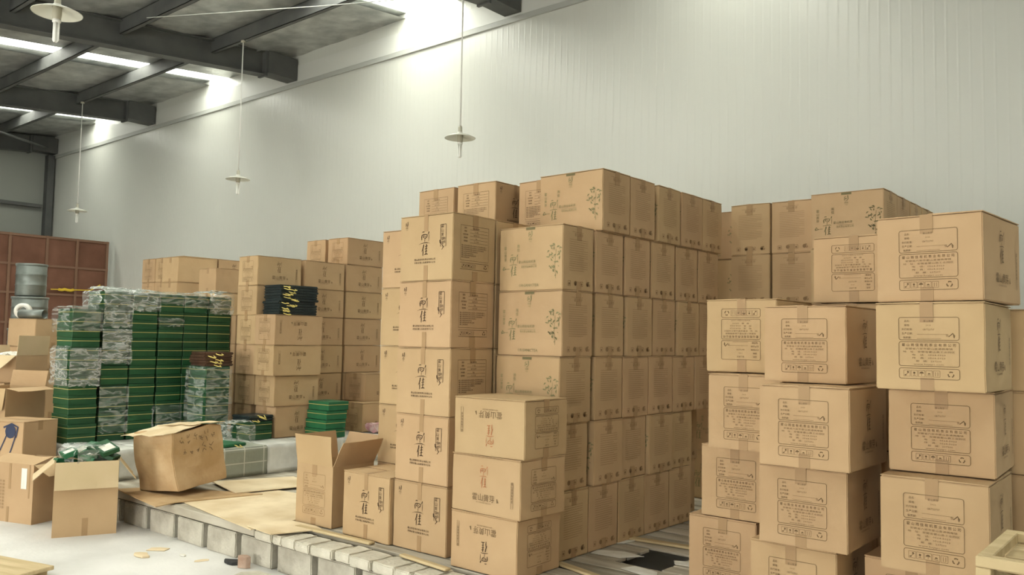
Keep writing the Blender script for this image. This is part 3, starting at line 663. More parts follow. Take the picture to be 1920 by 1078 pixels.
bundle(-7.74, -7.27, 3.275, 3.66, BZ, 'white crinkled bundle in front of the leftmost green stacks', seed=11)
bundle(-7.70, -7.225, 3.67, 4.09, BZ, 'white wrapped bundle behind the tilted carton', seed=12)
bundle(-8.30, -7.75, 3.275, 3.66, BZ, 'wrapped bundle under the leftmost green box column', seed=13)
bundle(-8.30, -7.71, 3.67, 4.5, BZ, 'wrapped bundle under the second and third green columns', seed=14)
bundle(-7.70, -7.225, 4.10, 4.9, BZ, 'wrapped bundle under the bags and black wrapped boxes', seed=15)
bundle(-8.30, -7.71, 4.51, 5.3, BZ, 'wrapped bundle under the rightmost green columns', seed=16)
bundle(-7.70, -7.225, 4.91, 5.7, BZ, 'wrapped bundle under the near flat carton stack', seed=17)
bundle(-8.30, -7.71, 5.31, 6.65, BZ, 'wrapped bundle deep under the middle carton stacks', seed=18)
bundle(-7.70, -7.225, 5.71, 6.65, BZ, 'wrapped bundle below the tallest middle cartons', seed=19)

# ================================================================= carton stacks
H_A = .402
# front middle stack of tall black-printed cartons
lean = [0, .0, .0, .0, .0]
col('A', -3.885, -3.43, 3.555, 3.935, tiers(.243, .403, 5), 'of the front middle stack', seed=1)
col('A', -3.885, -3.43, 3.95, 4.33, tiers(.243, .403, 5), 'of the row behind the front stack', seed=2)
col('A', -4.505, -4.05, 3.955, 4.335, tiers(.243, .403, 5), 'of stack left behind the front one', seed=3)
for nm, x0, x1, y0 in (('left', -4.78, -4.395, 4.56), ('middle', -4.355, -3.97, 4.55), ('right', -3.89, -3.505, 4.72)):
    col('A', x0, x1, y0, y0+.455, tiers(.243, .403, 6), 'of %s rear stack near green cartons' % nm, 1, seed=4, look='tall tan carton end-on')
carton('A', -4.117, 3.725, .243, .45, .385, .405, 'tall tan carton with half open lid left of the front stack', R_(-.5), 'A', LOOK['A'][1])
# three flat cartons in front
fl = 'flat tan carton with %s characters in front of green-printed wall, %s'
carton('S', -3.075, 3.66, .243, .475, .385, .312, fl % ('upside-down black', 'lowest of three'), R_(.8), 'flip', 'three flat cartons at the front edge')
carton('S', -3.055, 3.655, .558, .505, .385, .312, fl % ('red', 'middle of three'), R_(-1.2), 'red', 'three flat cartons at the front edge')
carton('S', -3.045, 3.655, .873, .50, .39, .312, fl % ('upside-down red', 'top of three'), R_(1.5), 'flip red', 'three flat cartons at the front edge')
# the wall of green-printed cartons
GL = 'green-print carton'
for r in range(5):
    for k in range(6):
        y0 = (3.915, 3.915, 3.925, 3.93, 3.94)[r]+k*(.3235 if r < 3 else .338)+(.03 if k > 0 and r in (1, 2, 3) else 0)
        dx = -.14 if (k == 5 and r < 2) else (0, .012, .0, -.006, .0)[r]*(1 if k % 2 else -1)
        x1 = -2.905+dx; nm = ['bottom', 'second', 'third', 'fourth', 'fifth'][r]; cn = ['front', 'second', 'third', 'fourth', 'fifth', 'deepest'][k]
        carton('G', x1-.2475, y0+.158, .243+r*.3905, .49, .314, .387, '%s in %s row from bottom, %s column of carton wall' % (GL, nm, cn), R_(random.Random(r*9+k).uniform(-.5, .5)), '', 'wall of green-printed cartons')
for k, y0 in enumerate((4.32, 4.645, 5.0, 5.335, 5.655)):
    carton('G', -3.135, y0+.158, .243+5*.3905, .50 if k == 0 else .49, .314, .387, '%s on top row of carton wall, %s from front' % (GL, ['first', 'second', 'third', 'fourth', 'fifth'][k]), R_((-.6, -.3, 1.2, .2, -.3)[k]), '', 'wall of green-printed cartons')
# rear right block
col('G', -2.88, -2.565, 6.11, 6.60, tiers(.243, .3905, 6), 'left stack of the rear block', 1, look='end-on tan carton with tape')
col('G', -2.555, -2.24, 6.12, 6.61, tiers(.243, .3905, 6), 'middle stack of the rear block', 1, look='end-on tan carton with tape')
for k in range(4):
    col('G', -2.20, -1.70, 5.96+k*.335, 6.275+k*.335, tiers(.243, .3905, 6), 'rear right block, %s row' % ['front', 'second', 'third', 'fourth'][k], 0, ['dark']*6, look='tan carton with leaf print')
col('G', -3.40, -2.905, 6.35, 6.67, tiers(.243, .3905, 6), 'behind the gap of the carton wall', 0, look='tan carton with leaf print')
# right front stacks with framed labels on their ends
LR = 'flat carton'
def rb(x0, w_, y0, z0, z1, lb, yaw=0, var='', d=.49):
    carton('S', x0+w_/2, y0+d/2, z0, d, w_, z1-z0-.003, LR+', '+lb, PI/2+R_(yaw), var, 'flat cartons in the right stacks')
rb(-2.185, .375, 4.12, .243, .600, 'bottom of label-end stack nearest the carton wall', 1.0)
rb(-2.110, .390, 4.117, .604, .975, 'third from top of label-end stack nearest the carton wall', .5)
rb(-1.985, .390, 3.95, .980, 1.355, 'second from top of label-end stack nearest the carton wall', -.5)
rb(-2.060, .385, 4.075, 1.360, 1.737, 'topmost and upside-down, label-end stack nearest the carton wall', 0, 'flip')
rb(-1.635, .385, 3.67, .243, .632, 'bottom of middle label-end stack')
rb(-1.575, .385, 3.62, .637, .980, 'third from top of middle label-end stack', .6)
rb(-1.540, .390, 3.55, .984, 1.332, 'second from top of middle label-end stack', -.4)
rb(-1.600, .378, 3.75, 1.336, 1.683, 'topmost of middle label-end stack', -1.2)
for i, (z0, z1) in enumerate(((.243, .61), (.614, .98), (.984, 1.35), (1.354, 1.725))):
    rb(-1.63, .40, 4.47, z0, z1, '%s hidden behind the middle label-end stack' % ['lowest', 'second', 'third', 'fourth'][i])
rb(-1.63, .41, 4.46, 1.73, 2.078, 'upside-down one peeping over the middle label-end stack', -.5, 'flip')
rb(-1.175, .390, 3.79, .243, .615, 'bottom of label-end stack beside the wooden crate')
rb(-1.055, .392, 3.60, .620, .992, 'fourth from top of label-end stack beside the wooden crate', .8)
rb(-1.060, .392, 3.725, .996, 1.333, 'third from top of label-end stack beside the wooden crate', 2.0)
rb(-1.030, .388, 3.495, 1.338, 1.678, 'second from top of label-end stack beside the wooden crate', -.6)
rb(-1.020, .392, 3.53, 1.682, 2.022, 'topmost of label-end stack beside the wooden crate', -5)
for i in range(4): rb(-1.02, .39, 4.28 if i == 0 else 4.235, .243+i*.359, .243+(i+1)*.359, 'second row behind the crate-side stack, %s' % ['bottom', 'third from top', 'second from top', 'uppermost'][i])
# middle-left block of flat cartons standing on the bundles
ZM = .502; HM = .3055
def mz(a, b): return tiers(ZM+a*HM, HM, b-a)
ML = 'flat brown carton'
col('S', -7.475, -7.125, 4.925, 5.45, mz(0, 1), 'under the jutting near cartons', 1, group='flat cartons on the bundles', look=ML)
col('S', -7.86, -7.56, 4.925, 5.45, mz(0, 1), 'left of the dark gap', 1, group='flat cartons on the bundles', look=ML)
col('S', -7.50, -7.155, 4.92, 5.45, mz(1, 2), 'below the upside-down printed pair', 1, group='flat cartons on the bundles', look=ML)
col('S', -7.86, -7.51, 4.92, 5.45, mz(1, 2), 'second from edge below the bags', 1, group='flat cartons on the bundles', look=ML)
col('S', -7.47, -7.12, 4.88, 5.455, mz(2, 4), 'of the jutting pair under black bags', 1, ['flip', 'flip'], 'flat cartons on the bundles', look='flat upside-down printed carton')
col('S', -7.83, -7.49, 4.90, 5.43, mz(2, 4), 'next left of the jutting pair', 1, group='flat cartons on the bundles', look=ML)
col('S', -8.21, -7.875, 4.91, 5.43, mz(0, 4), 'leftmost beside the green boxes', 1, group='flat cartons on the bundles', look=ML)
col('S', -7.87, -7.515, 4.92, 5.455, mz(4, 6), 'behind the pile of black bags', 1, group='flat cartons on the bundles', look=ML)
col('S', -7.86, -7.505, 5.50, 6.035, mz(0, 6), 'of stack right of the black bags', 1, group='flat cartons on the bundles', look=ML)
col('S', -7.86, -7.505, 6.065, 6.60, mz(0, 7), 'of the tallest rear stack, right', 1, group='flat cartons on the bundles', look=ML)
col('S', -8.26, -7.91, 6.065, 6.60, mz(0, 7), 'of the tallest rear stack, left', 1, group='flat cartons on the bundles', look=ML)
col('S', -7.495, -7.15, 6.08, 6.60, mz(1, 2), 'plain dark one jutting from the rear stack', 1, group='flat cartons on the bundles', look=ML)
col('S', -7.34, -6.99, 5.92, 6.45, mz(0, 1), 'low one right of the small green stack', 1, group='flat cartons on the bundles', look=ML)
# far stacks near the wall
for i in range(3):
    col('S', -11.62+i*.375, -11.255+i*.375, 5.74, 6.24, tiers(.24, .331, 7), 'far %s stack by the white wall' % ['left', 'middle', 'right'][i], 1, group='far carton stacks', look='distant tan carton')
col('S', -10.87, -10.505, 6.26, 6.76, tiers(.24, .331, 7), 'far stack, second row', 1, group='far carton stacks', look='distant tan carton')
col('S', -10.87, -10.505, 6.80, 7.30, tiers(.24, .331, 7), 'far stack, third row', 1, group='far carton stacks', look='distant tan carton')
col('P', -9.76, -9.36, 5.55, 6.05, tiers(.24, .299, 7), 'nearer low stack over the green boxes', 1, group='far carton stacks', look='distant plain carton')
col('P', -10.40, -10.0, 5.40, 5.9, tiers(.24, .322, 7), 'narrow stack left of the low one', 1, group='far carton stacks', look='distant plain carton')

# ================================================================= green gift boxes
def gift_mesh(W, D, H):
    me = bpy.data.meshes.new('gift'); mb = MB(); mb.box(-W/2, W/2, -D/2, D/2, 0, H*.62); mb.box(-W/2-.0015, W/2+.0015, -D/2-.0015, D/2+.0015, H*.66, H); mb.box(-W/2+.003, W/2-.003, -D/2+.003, D/2-.003, H*.6, H*.68)
    return bevel(mb.mesh('gift', 'green'), .002, 1)
def band_mesh(W, D, H):
    mb = MB(); e = .0022; z0, z1 = H*.615, H*.675
    for a in ((-W/2-e, W/2+e, -D/2-e, -D/2+.001), (-W/2-e, W/2+e, D/2-.001, D/2+e), (-W/2-e, -W/2+.001, -D/2, D/2), (W/2-.001, W/2+e, -D/2, D/2)): mb.box(*a, z0, z1)
    return mb.mesh('band', 'gold')
GW, GD, GH = .325, .248, .0862
g_me, b_me = gift_mesh(GW, GD, GH), band_mesh(GW, GD, GH)
g_me2 = g_me.copy(); g_me2.materials.clear(); g_me2.materials.append(M['green2'])
def gift(cx, cy, z, lb, rz=0, bright=False, group='green gift boxes'):
    o = thing('gift_box', lb, 'gift box', (cx, cy, z), rz, group)
    link('box_body', g_me2 if bright else g_me, o); link('gold_band', b_me, o); return o
TW = lambda i, n: (ORD[n-1-i]+' from top')
rg = random.Random(5)
for cn, x1, y0, n in (('leftmost green column', -7.92, 3.285, 14), ('second green column from left', -7.95, 3.575, 16), ('third green column from left', -7.95, 3.845, 16), ('fourth green column from left', -7.95, 4.115, 16), ('fifth green column from left', -7.95, 4.38, 16), ('sixth green column from left', -7.95, 4.645, 16)):
    for i in range(n): gift(x1-GW/2+rg.uniform(-.008, .008), y0+GD/2+.004+rg.uniform(-.004, .004), .5015+i*(GH+.0012), 'dark green gift box, %s, %s' % (TW(i, n), cn), R_(rg.uniform(-1.2, 1.2)))
for i in range(8): gift(-7.63, 4.49, .5015+i*(GH+.0012), 'dark green gift box, %s, short column before the tall ones' % TW(i, 8), R_(rg.uniform(-1, 1)))
for i in range(2): gift(-7.29, 4.765, .5015+i*(GH+.0012), 'dark green gift box under cord-handled bags, %s' % ['lower', 'upper'][i], R_(1))
for i in range(4): gift(-6.945+(-.006, 0, .004, .012)[i], 5.40+(0, .0, .01, .02)[i], .5015+i*.0905, 'bright green gift box, %s, small stack above white bundle' % TW(i, 4), R_((1, 0, -1.5, 0)[i]), True, 'small bright green stack')
# bags with cord handles
def bag(cx, cy, z, L, W, rz, mat_, lb, seed, grp):
    rr = random.Random(seed); o = thing('paper_bag', lb, 'paper bag', (cx, cy, z), rz, grp); th = .026
    mb = MB(); pts = [(-W/2, -L/2+rr.uniform(0, .012)), (W/2, -L/2), (W/2+rr.uniform(-.01, .006), L/2), (-W/2, L/2-rr.uniform(0, .02))]; mb.prism(pts, 0, th)
    link('bag_body', bevel(mb.mesh('bag', mat_), .007, 2), o)
    for s_ in ((0, 1) if seed % 2 else (0,)):
        q = []; a0 = rr.uniform(-.035, .07)
        for k in range(9):
            t_ = k/8*PI; q.append((W/2-.02+.075*math.sin(t_)*(1+.3*rr.random()), -L/2+.05+a0+.07*(k/8)+rr.uniform(-.004, .004), th*.6-.02*math.sin(t_)+.004*rr.uniform(-1, 1)+(.008*s_)))
        mb = MB(); mb.tube(q, .0045, 5); link('cord_handle', mb.mesh('cord', 'rope', True), o)
for i in range(11): bag(-7.33+rg.uniform(-.012, .012), 5.20+rg.uniform(-.012, .012), 1.725+i*.0275, .46, .30, R_(rg.uniform(-2, 2)), 'bag_dark', 'black paper bag with yellow cord, %s in pile on carton' % TW(i, 11), i, 'pile of black bags')
for i in range(5): bag(-7.62+rg.uniform(-.01, .01), 4.50+rg.uniform(-.01, .01), 1.203+i*.0275, .30, .30, R_(rg.uniform(-3, 3)), 'bag_brown', 'dark brown bag with cord, %s on short green column' % TW(i, 5), 30+i, 'brown bags on the green column')
for i in range(2): bag(-7.28, 4.77, .679+i*.0275, .28, .30, R_(rg.uniform(-3, 3)), 'bag_dark', 'folded black bag, %s one, on low green boxes' % ['lower', 'upper'][i], 50+i, 'bags on the low green boxes')
bag(-6.98, 4.28, .502, .24, .34, R_(8), 'green2', 'flat bright green bag lying on grey bundle', 60, 'loose green bag')

# ---------------------------------------------------------------- plastic film over the gift boxes
def wrap(x0, x1, y0, y1, z0, z1, seed, lb, m='film', amp=.02, off=.012, grp='plastic film on the gift boxes'):
    """crinkled film over the top, the -Y side and the +X side"""
    rr = Vector((seed*5.1, seed*2.7, seed)); mb = MB(); st = .018
    x0 -= off; x1 += off; y0 -= off; y1 += off; z1 += off*.6
    def patch(f, nu, nv, nrm):
        vs = []; fs = []
        for i in range(nu+1):
            for j in range(nv+1):
                p = Vector(f(i/nu, j/nv)); r = abs(noise.noise(p*13+rr)); r2_ = noise.noise(p*5+rr*2)
                e = 1 if 0 < j < nv else .4
                p = p+nrm*(amp*(1.1*(1-2*r)*.5+.35+.5*r2_)*e); vs.append(p)
        for i in range(nu):
            for j in range(nv): a = i*(nv+1)+j; fs.append((a, a+nv+1, a+nv+2, a+1))
        mb.add(vs, fs)
    nx, ny, nz = max(3, int((x1-x0)/st)), max(3, int((y1-y0)/st)), max(3, int((z1-z0)/st))
    def zb(t): return z0+.03*noise.noise(Vector((t*9, seed*3., 0)))
    patch(lambda u, v: (x1, y0+(y1-y0)*u, zb(u)+(z1-zb(u))*v), ny, nz, Vector((1, 0, 0)))
    patch(lambda u, v: (x0+(x1-x0)*u, y0, zb(u+5)+(z1-zb(u+5))*v), nx, nz, Vector((0, -1, 0)))
    patch(lambda u, v: (x0+(x1-x0)*u, y0+(y1-y0)*v, z1), nx, ny, Vector((0, 0, 1)))
    bm = bmesh.new(); me = mb.mesh('film', m, True); bm.from_mesh(me); bmesh.ops.remove_doubles(bm, verts=bm.verts[:], dist=.002); bm.to_mesh(me); bm.free()
    thing('plastic_film', lb, 'plastic film', me=me, group=grp)
X0, X1 = -8.275, -7.95
wrap(X0, -7.92, 3.285, 3.54, 1.52, 1.725, 1, 'clear film over the top of leftmost green column')
wrap(X0, -7.92, 3.285, 3.54, 1.02, 1.36, 2, 'crinkled film halfway up the leftmost green column', 'film_thick')
wrap(X0, X1, 3.575, 3.83, 1.56, 1.90, 3, 'thick crinkled film over top of second green column', 'film_thick', .042)
wrap(X0, X1, 3.575, 3.83, 1.22, 1.54, 4, 'puffy film on upper boxes of second green column', 'film_thick', .042)
wrap(X0, X1, 3.575, 3.83, .80, 1.0, 5, 'film round the lower middle of second green column')
wrap(X0, X1, 3.575, 3.83, .58, .78, 6, 'film round the lowest boxes of second green column')
wrap(X0, X1, 3.845, 4.10, 1.72, 1.90, 7, 'film draped over top of third green column', 'film_thick', .042)
wrap(X0, X1, 4.115, 4.365, 1.80, 1.90, 8, 'film over the top box of fourth green column')
wrap(X0, X1, 4.115, 4.365, 1.58, 1.66, 9, 'thin strip of film on fourth green column')
wrap(X0, X1, 4.38, 4.63, 1.78, 1.90, 10, 'film over the top boxes of fifth green column')
wrap(X0, X1, 4.645, 4.90, 1.72, 1.92, 11, 'shiny film bundle capping the sixth green column', 'film_thick', .042)
wrap(-7.795, -7.465, 4.365, 4.615, .98, 1.19, 12, 'film on upper part of short green column')
wrap(-7.795, -7.465, 4.365, 4.615, .52, .96, 13, 'film on lower part of short green column', 'film', .025)
wrap(X0+.1, X1+.02, 4.115, 4.36, .55, .80, 14, 'film round the foot of fourth green column')
wrap(-7.30, -7.02, 4.42, 4.60, .505, .66, 15, 'crumpled clear film lying beside cord-handled bags', 'film_thick', .035)

# ================================================================= open and worn cartons
def open_carton(name, lb, loc, rz, W, D, H, flaps, m='card', fm='card', rot=None, cat='open carton', amp=0, seed=0, group=None):
    """flaps: side -> (opening angle from flat inward, length)"""
    o = thing(name, lb, cat, loc, rz, group, rot=rot); t = .005
    mb = MB(); mb.box(-W/2, W/2, -D/2, D/2, 0, t)
    mb.box(-W/2, W/2, -D/2, -D/2+t, t, H); mb.box(-W/2, W/2, D/2-t, D/2, t, H); mb.box(-W/2, -W/2+t, -D/2+t, D/2-t, t, H); mb.box(W/2-t, W/2, -D/2+t, D/2-t, t, H)
    me = mb.mesh('open', [m, fm]); bm = bmesh.new(); bm.from_mesh(me)
    if amp:
        bmesh.ops.subdivide_edges(bm, edges=bm.edges[:], cuts=5, use_grid_fill=True)
        for v in bm.verts:
            n = Vector((noise.noise(v.co*5+Vector((seed, 0, 0))), noise.noise(v.co*5+Vector((0, seed+9, 0))), .4*noise.noise(v.co*5+Vector((0, 0, seed+3))))); v.co += n*amp*min(1, v.co.z*6)
    bm.to_mesh(me); bm.free(); link('box_body', me, o)
    for side, (ang, L) in flaps.items():
        T = {'front': Matrix.Translation((0, -D/2, H)), 'back': Matrix.Translation((0, D/2, H)) @ Matrix.Rotation(PI, 4, 'Z'), 'right': Matrix.Translation((W/2, 0, H)) @ Matrix.Rotation(PI/2, 4, 'Z'), 'left': Matrix.Translation((-W/2, 0, H)) @ Matrix.Rotation(-PI/2, 4, 'Z')}[side]
        wl = (W if side in ('front', 'back') else D)-.006
        mb = MB(); n = 6; vs = []; fs = []
        for i in range(n+1):
            for j in range(5):
                x = -wl/2+wl*i/n; s_ = L*j/4; a = R_(ang)+.06*noise.noise(Vector((x*5, s_*6, seed)))*(j > 0)
                c = Vector((x, math.cos(a)*s_, math.sin(a)*s_)); nn = Vector((0, -math.sin(a), math.cos(a)))*.002
                if ang > 180: c.y -= .004
                vs += [T @ (c-nn), T @ (c+nn)]
        for i in range(n):
            for j in range(4):
                a, b, c_, d = [2*(p*5+q) for p, q in ((i, j), (i+1, j), (i+1, j+1), (i, j+1))]
                fs += [(a, d, c_, b), (a+1, b+1, c_+1, d+1)]
                if j == 3: fs.append((d, d+1, c_+1, c_))
            a, b = 2*(i*5), 2*((i+1)*5); fs.append((a, b, b+1, a+1))
        for i in (0, n):
            for j in range(4): a = 2*(i*5+j); fs.append((a, a+1, a+3, a+2))
        mb.add(vs, fs); link('flap', mb.mesh('flap', fm), o)
    return o
# open carton with tall raised flaps left of the front stack
oc = open_carton('open_cardboard_box', 'empty open carton with raised flaps at the platform edge', (-4.69, 3.745, .243), R_(3), .365, .37, .40, {'front': (97, .20), 'right': (118, .19), 'left': (100, .19), 'back': (120, .2)}, seed=2, fm='card')
pr = Pr(); label_panel(pr, 0, .07, .22, .27, 0); vs, fs, mi = pr.build(lambda u, v: (u, -.185-.0014, v)); mb = MB(); mb.v, mb.f, mb.mi = vs, fs, [0]*len(fs); link('label_print', mb.mesh('print', 'ink_light'), oc)
mb = MB(); mb.box(-.024, .024, -.1862, -.1852, .0, .05); mb.box(-.024, .024, -.1862, -.1852, .33, .40); link('packing_tape', mb.mesh('tape', 'tape'), oc)
# crumpled tilted carton on the platform
tb = thing('crumpled_carton', 'big crumpled old carton with handwriting, leaning on the platform', 'cardboard box', (-6.44, 3.60, .262), rot=(Matrix.Rotation(R_(8), 3, Vector((.87, -.49, 0))) @ Matrix.Rotation(R_(6), 3, 'Z')).to_euler())
me = bpy.data.meshes.new('crumpled'); bm = grid_box(.50, .46, .45, .04, .022, 5, False, freq=6, round_=.006); bm.to_mesh(me); bm.free(); me.materials.append(M['card_old']); link('box_body', me, tb)
for q, (cx, cy, wx, wy, rx, ry) in enumerate(((-.03, -.13, .58, .33, 4, 2), (0, .13, .52, .27, -5, -3))):
    mb = MB(); n = 10; vs = []; fs = []
    for i in range(n+1):
        for j in range(n+1):
            x = cx-wx/2+wx*i/n+.01*noise.noise(Vector((j*.9, q, 0))); y = cy-wy/2+wy*j/n+.012*noise.noise(Vector((i*.8, q, 4))); z = .460+.008*q+.014*noise.noise(Vector((x*8, y*8, q*3)))+math.tan(R_(rx))*(y-cy)
            vs += [(x, y, z), (x, y, z+.005)]
    for i in range(n):
        for j in range(n):
            a, b, c_, d = [2*(r_*(n+1)+s_) for r_, s_ in ((i, j), (i+1, j), (i+1, j+1), (i, j+1))]
            fs += [(a, d, c_, b), (a+1, b+1, c_+1, d+1)]
    for i in range(n):
        for (a, b) in ((2*i*(n+1), 2*(i+1)*(n+1)), (2*(i*(n+1)+n), 2*((i+1)*(n+1)+n)), (2*i, 2*(i+1)), (2*(n*(n+1)+i), 2*(n*(n+1)+i+1))): fs.append((a, b, b+1, a+1))
    mb.add(vs, fs); link('flap', mb.mesh('flap', 'sheet'), tb)
mb = MB(); pr = Pr(); rr = random.Random(3)
for row, (n, v0, u0) in enumerate(((6, .36, -.17), (5, .27, -.15))):
    for i in range(n):
        for k in range(5):
            u = u0+i*.058+rr.uniform(0, .03); v = v0+rr.uniform(0, .04); pr.stroke([(u, v), (u+rr.uniform(-.02, .026), v+rr.uniform(-.03, .03))], [.007, .004])
vs, fs, mi = pr.build(lambda u, v: (.250+.016, u, v)); mb.v, mb.f, mb.mi = vs, fs, [0]*len(fs); link('handwriting', mb.mesh('writing', 'ink_mid'), tb)
bpy.context.view_layer.update(); lo_ = min((tb.matrix_world @ Vector(c)).z for c in [v.co for v in tb.children[0].data.vertices]); tb.location.z += .2515-lo_

# open carton full of green packets on the floor
rzL = math.atan2(.400, .168)
ocx, ocy = -6.475+.20*-.92, 2.85+.20*.39
oc = open_carton('open_cardboard_box', 'open carton full of green packets on the floor at left', (ocx, ocy, 0), rzL, .43, .38, .545, {'front': (262, .20), 'right': (232, .19), 'left': (222, .19), 'back': (215, .17)}, seed=4, fm='card_in')
mb = MB(); mb.box(-.02, .02, -.1915, -.1905, .0, .13); link('packing_tape', mb.mesh('tape', 'tape'), oc)
rr = random.Random(9); Rz = Matrix.Rotation(rzL, 4, 'Z')
mb = MB(); mb.box(-.20, .20, -.175, .175, 0, .44); thing('packing_filler', 'pale packing filler inside the open floor carton', 'packing filler', (ocx, ocy, .007), rzL, me=mb.mesh('fill', 'white'))
for k in range(10):
    u, v = rr.uniform(-.13, .13), rr.uniform(-.09, .09); p = Rz @ Vector((u, v, 0)); me = MB(); a, b = rr.uniform(.09, .13), rr.uniform(.05, .07); me.box(-a, a, -b, b, -.018, .018)
    o = thing('tea_packet', 'green tea packet in the open floor carton, %s of the heap' % ['lowest left', 'lowest right', 'front left', 'front right', 'middle', 'back left', 'back right', 'upper left', 'upper right', 'topmost'][k], 'packet', (ocx+p.x, ocy+p.y, .49+k*.013+.02), group='green packets in the open carton', me=bevel(me.mesh('packet', 'green2' if k % 3 else 'green'), .004, 1), rot=(R_(rr.uniform(-25, 25)), R_(rr.uniform(-25, 25)), R_(rr.uniform(0, 180))))
    mb = MB(); mb.box(-a*.8, a*.2, -b*.7, b*.7, .0183, .0195); link('paper_label', mb.mesh('label', 'white'), o)
wrap(ocx-.12, ocx+.13, ocy-.13, ocy+.13, .52, .62, 21, 'clear film over the green packets in open carton', 'film_thick', .03, grp='loose film')

# printed floor carton with a taped note, left edge
oc = open_carton('open_cardboard_box', 'open carton with white note stuck on side, left photo edge', (-7.43, 2.85, 0), R_(18), .50, .42, .46, {'front': (15, .17), 'right': (205, .18), 'back': (255, .2), 'left': (258, .2)}, seed=7)
mb = MB(); mb.box(.12, .18, -.2125, -.2112, .27, .43); link('paper_note', mb.mesh('note', 'white'), oc)
mb = MB(); mb.box(-.02, .005, -.2122, -.2111, .26, .46); mb.box(-.03, -.005, -.2122, -.2111, 0, .12); mb.box(.20, .215, -.2122, -.2111, .2, .46); link('packing_tape', mb.mesh('tape', 'tape'), oc)
pr = Pr()
for i in range(9): pr.text('霍山黄芽茶', -.14, .10+i*.026, .02, 0, 0, wfit=.16)
vs, fs, mi = pr.build(lambda u, v: (u, -.2114, v)); mb = MB(); mb.v, mb.f, mb.mi = vs, fs, [0]*len(fs); link('label_print', mb.mesh('print', 'ink_light'), oc)

# pile of cartons against the left photo edge
def plain(x, y, z, W, D, H, rz, lb, name='cardboard_box'): return carton('P', x, y, z, W, D, H, lb, R_(rz), '', 'cartons piled at the left')
plain(-8.13, 2.97, 0, .50, .40, .365, 22, 'plain carton low behind the floor cartons')
o = plain(-8.13, 2.97, .368, .50, .36, .365, 22, 'carton printed with dark picture and blue strap'); 
mb = MB(); e = -.1818; q = random.Random(2)
for i in range(4): mb.box(-.22+i*.032, -.20+i*.032, e-.001, e, .05+q.random()*.03, .27+q.random()*.06)
mb.box(-.10, -.085, e-.001, e, .12, .28); mb.box(-.235, -.03, e-.001, e, .02, .06); link('dark_picture', mb.mesh('picture', 'dark_print'), o)
pr = Pr(); pr.disc(.11, .27, .06); pr.stroke([(.07, .24), (-.0, .10), (-.06, -.0)], .012); pr.stroke([(.17, .24), (.12, .10), (.06, 0.01)], .012); pr.stroke([(.03, .30), (.12, .335), (.19, .31), (.17, .22)], .016)
vs, fs, mi = pr.build(lambda u, v: (u, e-.001, v+.01)); mb = MB(); mb.v, mb.f, mb.mi = vs, fs, [0]*len(fs); link('blue_picture', mb.mesh('picture', 'blue_print'), o)
plain(-8.80, 3.10, 0, .50, .42, .45, 20, 'plain carton on the floor under the flap carton')
open_carton('open_cardboard_box', 'open carton with folded-down front flap, left edge', (-8.80, 3.10, .453), R_(20), .47, .42, .53, {'front': (262, .20), 'left': (235, .2), 'back': (100, .15), 'right': (190, .15)}, seed=9, fm='card', group='cartons piled at the left')
plain(-9.55, 3.35, 0, .5, .44, .50, 18, 'plain carton deep at left, lowest of its pile')
plain(-9.55, 3.35, .503, .5, .44, .49, 18, 'plain carton deep at left, second of its pile')
open_carton('open_cardboard_box', 'open carton with slanted flap and crumpled paper inside', (-9.50, 3.38, .996), R_(25), .48, .40, .27, {'front': (215, .22), 'right': (95, .2), 'left': (100, .1)}, seed=12, fm='card_in', group='cartons piled at the left')
me = bpy.data.meshes.new('paper'); bm = grid_box(.30, .26, .12, .03, .05, 3, False, freq=9, round_=.01); bm.to_mesh(me); bm.free(); me.materials.append(M['white']); thing('crumpled_paper', 'crumpled white paper heaped in the open left carton', 'paper', (-9.48, 3.38, 1.16), me=me)
plain(-9.98, 3.80, 0, .46, .44, .55, 16, 'plain carton behind the drums pile, bottom'); plain(-9.98, 3.80, .553, .46, .44, .55, 16, 'plain carton behind the drums pile, second'); plain(-9.98, 3.80, 1.106, .44, .42, .24, 16, 'plain carton below the tape rolls, third up'); plain(-9.98, 3.80, 1.349, .44, .42, .30, 16, 'plain carton carrying the silver rolls')
mb = MB()
for k in range(28): pass
def ring(r0, r1, wdt):
    mb = MB(); seg = 30; prof = [(r0, -wdt/2), (r1, -wdt/2), (r1, wdt/2), (r0, wdt/2), (r0, -wdt/2)]
    mb.lathe(prof, seg, caps=False); return mb
for i, (dx, dy, lb) in enumerate(((-.10, -.14, 'white tape roll standing on the rear left carton'), (.06, -.10, 'silver roll lying beside the white tape roll'))):
    thing('tape_roll', lb, 'roll', (-9.98+dx, 3.80+dy, 1.65+(.085 if i == 0 else .05)), group='rolls on a carton', me=ring(.045, .085 if i == 0 else .05, .06 if i == 0 else .30).mesh('roll', 'white' if i == 0 else 'zinc', True), rot=(R_(90), 0, R_(50)) if i == 0 else (0, R_(90), R_(30)))
me = bpy.data.meshes.new('sack'); bm = grid_box(.40, .34, .16, .04, .035, 8, False, freq=7, round_=.03); bm.to_mesh(me); bm.free(); me.materials.append(M['pink']); [setattr(p, 'use_smooth', True) for p in me.polygons]
plain(-10.25, 3.05, 0, .5, .4, .6, 15, 'plain carton under the pink bag, lower'); plain(-10.25, 3.05, .603, .5, .4, .6, 15, 'plain carton under the pink bag, upper')
thing('plastic_bag', 'pink and white plastic bag on carton, left photo edge', 'bag', (-10.25, 3.05, 1.208), me=me)

me = bpy.data.meshes.new('sack'); bm = grid_box(.14, .24, .09, .03, .03, 18, False, freq=12, round_=.01); bm.to_mesh(me); bm.free(); me.materials.append(M['pink'])
thing('torn_packet', 'torn pinkish packet on bundle before the low carton', 'packet', (-6.87, 6.05, .515), me=me)
